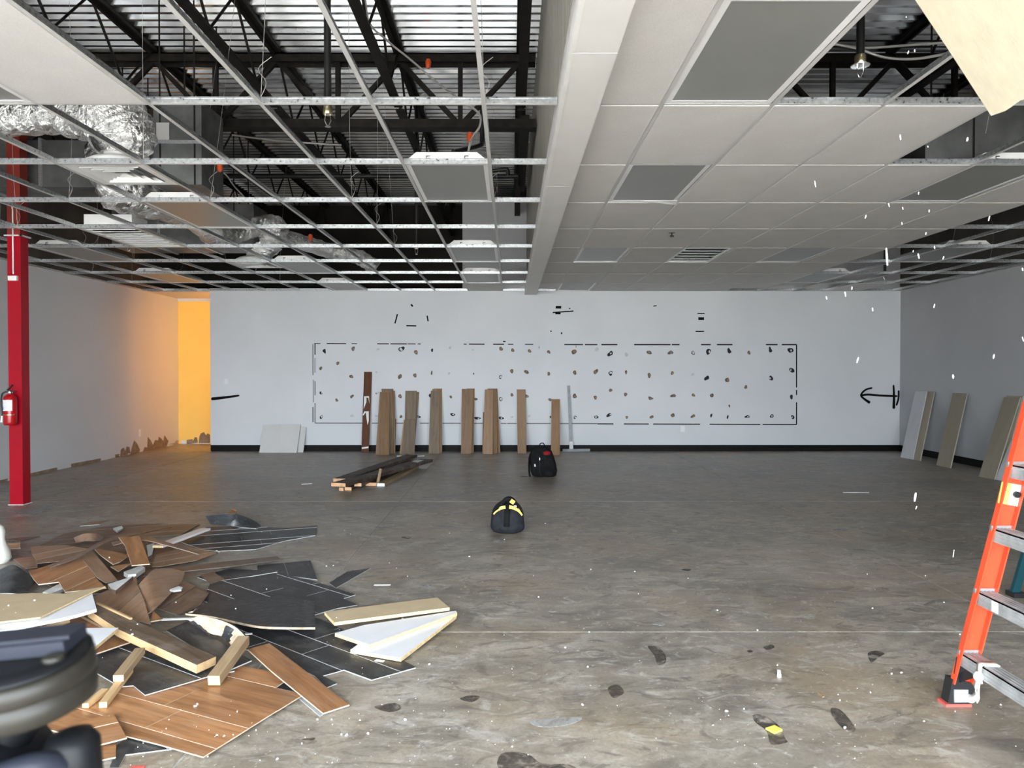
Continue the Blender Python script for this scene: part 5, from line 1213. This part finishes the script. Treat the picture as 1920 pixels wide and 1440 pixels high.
fall += [(1400 + x / 3.692, 300 + y / 3.692, a_, b_) for x, y, a_, b_ in ((970,670,.010,.072),(1190,665,.006,.020),(1300,605,.005,.012),(1152,632,.004,.008),(1362,677,.005,.012),(823,393,.005,.014),(985,312,.004,.014),(1080,335,.004,.010),(1075,440,.004,.010),(1263,353,.004,.010),(1678,405,.006,.018),(1240,510,.005,.010),(728,887,.004,.012),(683,930,.006,.020),(553,955,.004,.014),(872,1035,.005,.014),(1298,1010,.005,.016),(768,1385,.008,.022),(1710,1360,.007,.018),(1910,757,.006,.012),(1912,1240,.005,.018))]
fall += [(1787,706,.008,.016),(1716,932,.010,.036),(1718,952,.003,.014),(1788,1038,.003,.030),(1528,345,.003,.012)]
SH = []
for k in range(5):
    rr = random.Random(k + 40); vs = [Vector((math.cos(a) * rr.uniform(.7, 1), math.sin(a) * rr.uniform(.7, 1), z)) for z in (-1, 0.1, 1) for a in (0, 1.3, 2.5, 3.7, 5.0)]
    for v in vs:
        if abs(v.z) > .9: v.x *= .55; v.y *= .55
    m = MB().add(vs, [(r * 5 + q, r * 5 + (q + 1) % 5, r * 5 + 5 + (q + 1) % 5, r * 5 + 5 + q) for r in range(2) for q in range(5)] + [(4, 3, 2, 1, 0), (10, 11, 12, 13, 14)]); SH.append(m.mesh('tile_crumb', ['chip_white']))
for k, (px, py, w_, l_) in enumerate(fall):
    d_ = 2.35 + .5 * ((k * .37) % 1); c = at_y(px, py, d_); s_ = d_ / 3.0
    p = bpy.data.objects.new('tile_crumb', SH[k % 5]); col.objects.link(p)
    p.matrix_basis = Matrix.Translation(c) @ Euler((.2, -.25 + .2 * ((k * .61) % 1), k)).to_matrix().to_4x4() @ Matrix.Diagonal((w_ * s_ * .5, w_ * s_ * .5, l_ * s_ * .5, 1))
    tag(p, 'white tile crumb falling through the air below the torn ceiling', 'crumb', 'tile crumbs in mid-air')
# crumbs on the floor: larger ones singly, the rest as scatter
fixed = [(1060,1215),(1102,1251),(1092,1322),(1105,1185),(1197,1114),(1345,1145),(1362,1334),(1575,1314),(1632,1299),(1672,1264),(1584,1365),(1770,1130),(1626,1077),(1636,1141),(1108,1068),(1190,1072),(1010,1120),(1000,1080),(622,1350),(640,1378),(650,1379),(690,1376),(612,1062),(625,1061),(764,1081),(755,1160),(805,1246),(566,1395),(595,1350),(520,1424),(480,1370),(760,1350),(1458,1248),(1735,1080),(1800,1190),(1690,1262),(1395,1330),(150,1288),(248,1190),(1290,1085),(1420,1182),(880,1044),(843,1000),(946,1012),(1022,982),(1040,990),(646,995),(657,1002),(730,1056),(330,1130),(442,1142),(575,1185),(500,1105),(97,1021),(65,1126),(16,1136),(205,1046),(366,1325),(445,1335),(370,1321),(275,1368)]
bpy.context.view_layer.update(); DG = bpy.context.evaluated_depsgraph_get()
REST = ('concrete_slab', 'plank', 'vinyl', 'embossed', 'curled', 'white_shelf', 'tan_shelf', 'hardboard', 'stained_board', 'backing', 'floor')
def landing(px, py):
    ok, p, n, _, ob, _ = sc.ray_cast(DG, C0, ray(px, py).normalized())
    return p if ok and n.z > .6 and ob.name.startswith(REST) else None
for k, (px, py) in enumerate(fixed):
    on_pile = px < 600 and py > 1000
    c = landing(px, py); c = gz(px, py, .002) if c is None else c + UZ * .002; on_pile = c.z > .005; r_ = R.uniform(.003, .008)
    p = bpy.data.objects.new('plaster_crumb', SH[k % 5]); col.objects.link(p)
    p.matrix_basis = Matrix.Translation(c) @ Matrix.Rotation(k, 4, 'Z') @ Matrix.Diagonal((r_ * 1.4, r_ * .8, .004, 1))
    tag(p, 'small white plaster crumb lying on the torn flooring pile' if on_pile else 'small white plaster crumb lying on the bare slab', 'crumb', 'plaster crumbs on the pile' if on_pile else 'plaster crumbs on the slab')
m = MB()
for k in range(650):
    if R.random() < .45: px, py = R.uniform(-20, 800), R.uniform(960, 1440)
    else: px, py = R.uniform(300, 1920), 870 + 570 * R.random() ** .8
    c = landing(px, py); thin = px < 590 and 1010 < py < 1330 and R.random() < .6
    if c is None or thin: continue
    r_ = R.uniform(.0011, .0032) * (1 if R.random() < .9 else 1.8); a_ = R.uniform(0, 3)
    d = Vector((math.cos(a_), math.sin(a_), 0)) * r_; e = Vector((-d.y, d.x, 0)) * R.uniform(.4, .9)
    m.add([c - d, c - e, c + d, c + e, c + Vector((0, 0, r_))], [(0, 1, 4), (1, 2, 4), (2, 3, 4), (3, 0, 4)])
o = m.build('plaster_grit', 'chip_white'); o['kind'] = 'stuff'; tag(o, 'fine white plaster grit scattered over the slab and torn flooring', 'grit')

# ------------------------------------------------------------------ camera gimbal on a tripod close to the lens
D_ = .62
def g_(px, py, d=D_): return at_y(px, py, d)
gc = g_(48, 1283); o = thing('camera_gimbal', (gc.x, gc.y + .02, 0), 'black camera gimbal with a dark drum on a tripod close to the lens', 'gimbal')
tilt = Matrix.Translation(gc) @ Matrix.Rotation(-.10, 4, 'Y') @ Matrix.Rotation(.10, 4, 'X')
MB().lathe([(.044, -.020), (.050, -.017), (.052, -.001), (.0505, .000), (.0505, .002), (.0525, .003), (.0525, .016), (.049, .018)], 40, 0, tilt).build('motor_drum', 'gear_grey', o)
MB().lathe([(.0485, .018), (.0515, .019), (.0515, .022), (.030, .023)], 36, 0, tilt).build('drum_rim', 'gear_black', o)
MB().lathe([(.007, .0), (.009, .003), (.007, .005)], 16, 0, tilt @ Matrix.Translation((.034, -.012, .022))).build('drum_screw', 'gear_grey', o)
MB().box((-.10, -.004, .0235), (.038, .030, .034), 0, tilt).box((-.10, .0, .034), (.041, .026, .037), 0, tilt).build('top_plate', 'gear_slate', o)
MB().box((-.11, -.060, -.026), (-.026, -.02, .004), 0, tilt).box((-.11, -.052, .004), (-.05, -.012, .026), 0, tilt).build('side_arm', 'gear_grey', o)
lo_ = g_(25, 1412)
MB().lathe([(.030, -.05), (.042, -.03), (.044, .005), (.036, .018), (.015, .022)], 28, 0, Matrix.Translation(lo_ + Vector((-.012, 0, -.005))) @ Matrix.Rotation(.3, 4, 'Y')).build('ball_head', 'gear_black', o)
k2 = g_(138, 1425)
MB().lathe([(.012, -.03), (.020, -.026), (.021, .014), (.016, .022), (.006, .024)], 22, 0, Matrix.Translation(k2) @ Matrix.Rotation(-.1, 4, 'Y')).build('clamp_knob', 'gear_black', o)
MB().tube(smooth_path([lo_ + Vector((-.05, -.04, -.01)), lo_ + Vector((0, -.048, .0)), lo_ + Vector((.04, -.03, .006)), k2 + Vector((0, .0, -.01))], 5), .010, 10).build('lever', 'gear_slate', o)
MB().tube([lo_ + Vector((0, 0, .015)), gc - Vector((0, 0, .02))], .016, 12).build('neck', 'gear_black', o)
MB().tube([(lo_.x, lo_.y, .55), (lo_.x, lo_.y, lo_.z - .03)], .018, 14).build('centre_column', 'gear_black', o)
for k in range(3):
    a_ = 2 * PI * k / 3 + 2.2; e = Vector((lo_.x + .42 * math.cos(a_), lo_.y + .42 * math.sin(a_), .012))
    MB().tube([(lo_.x, lo_.y, .95), e], .014, 10).build('leg', 'gear_black', o)
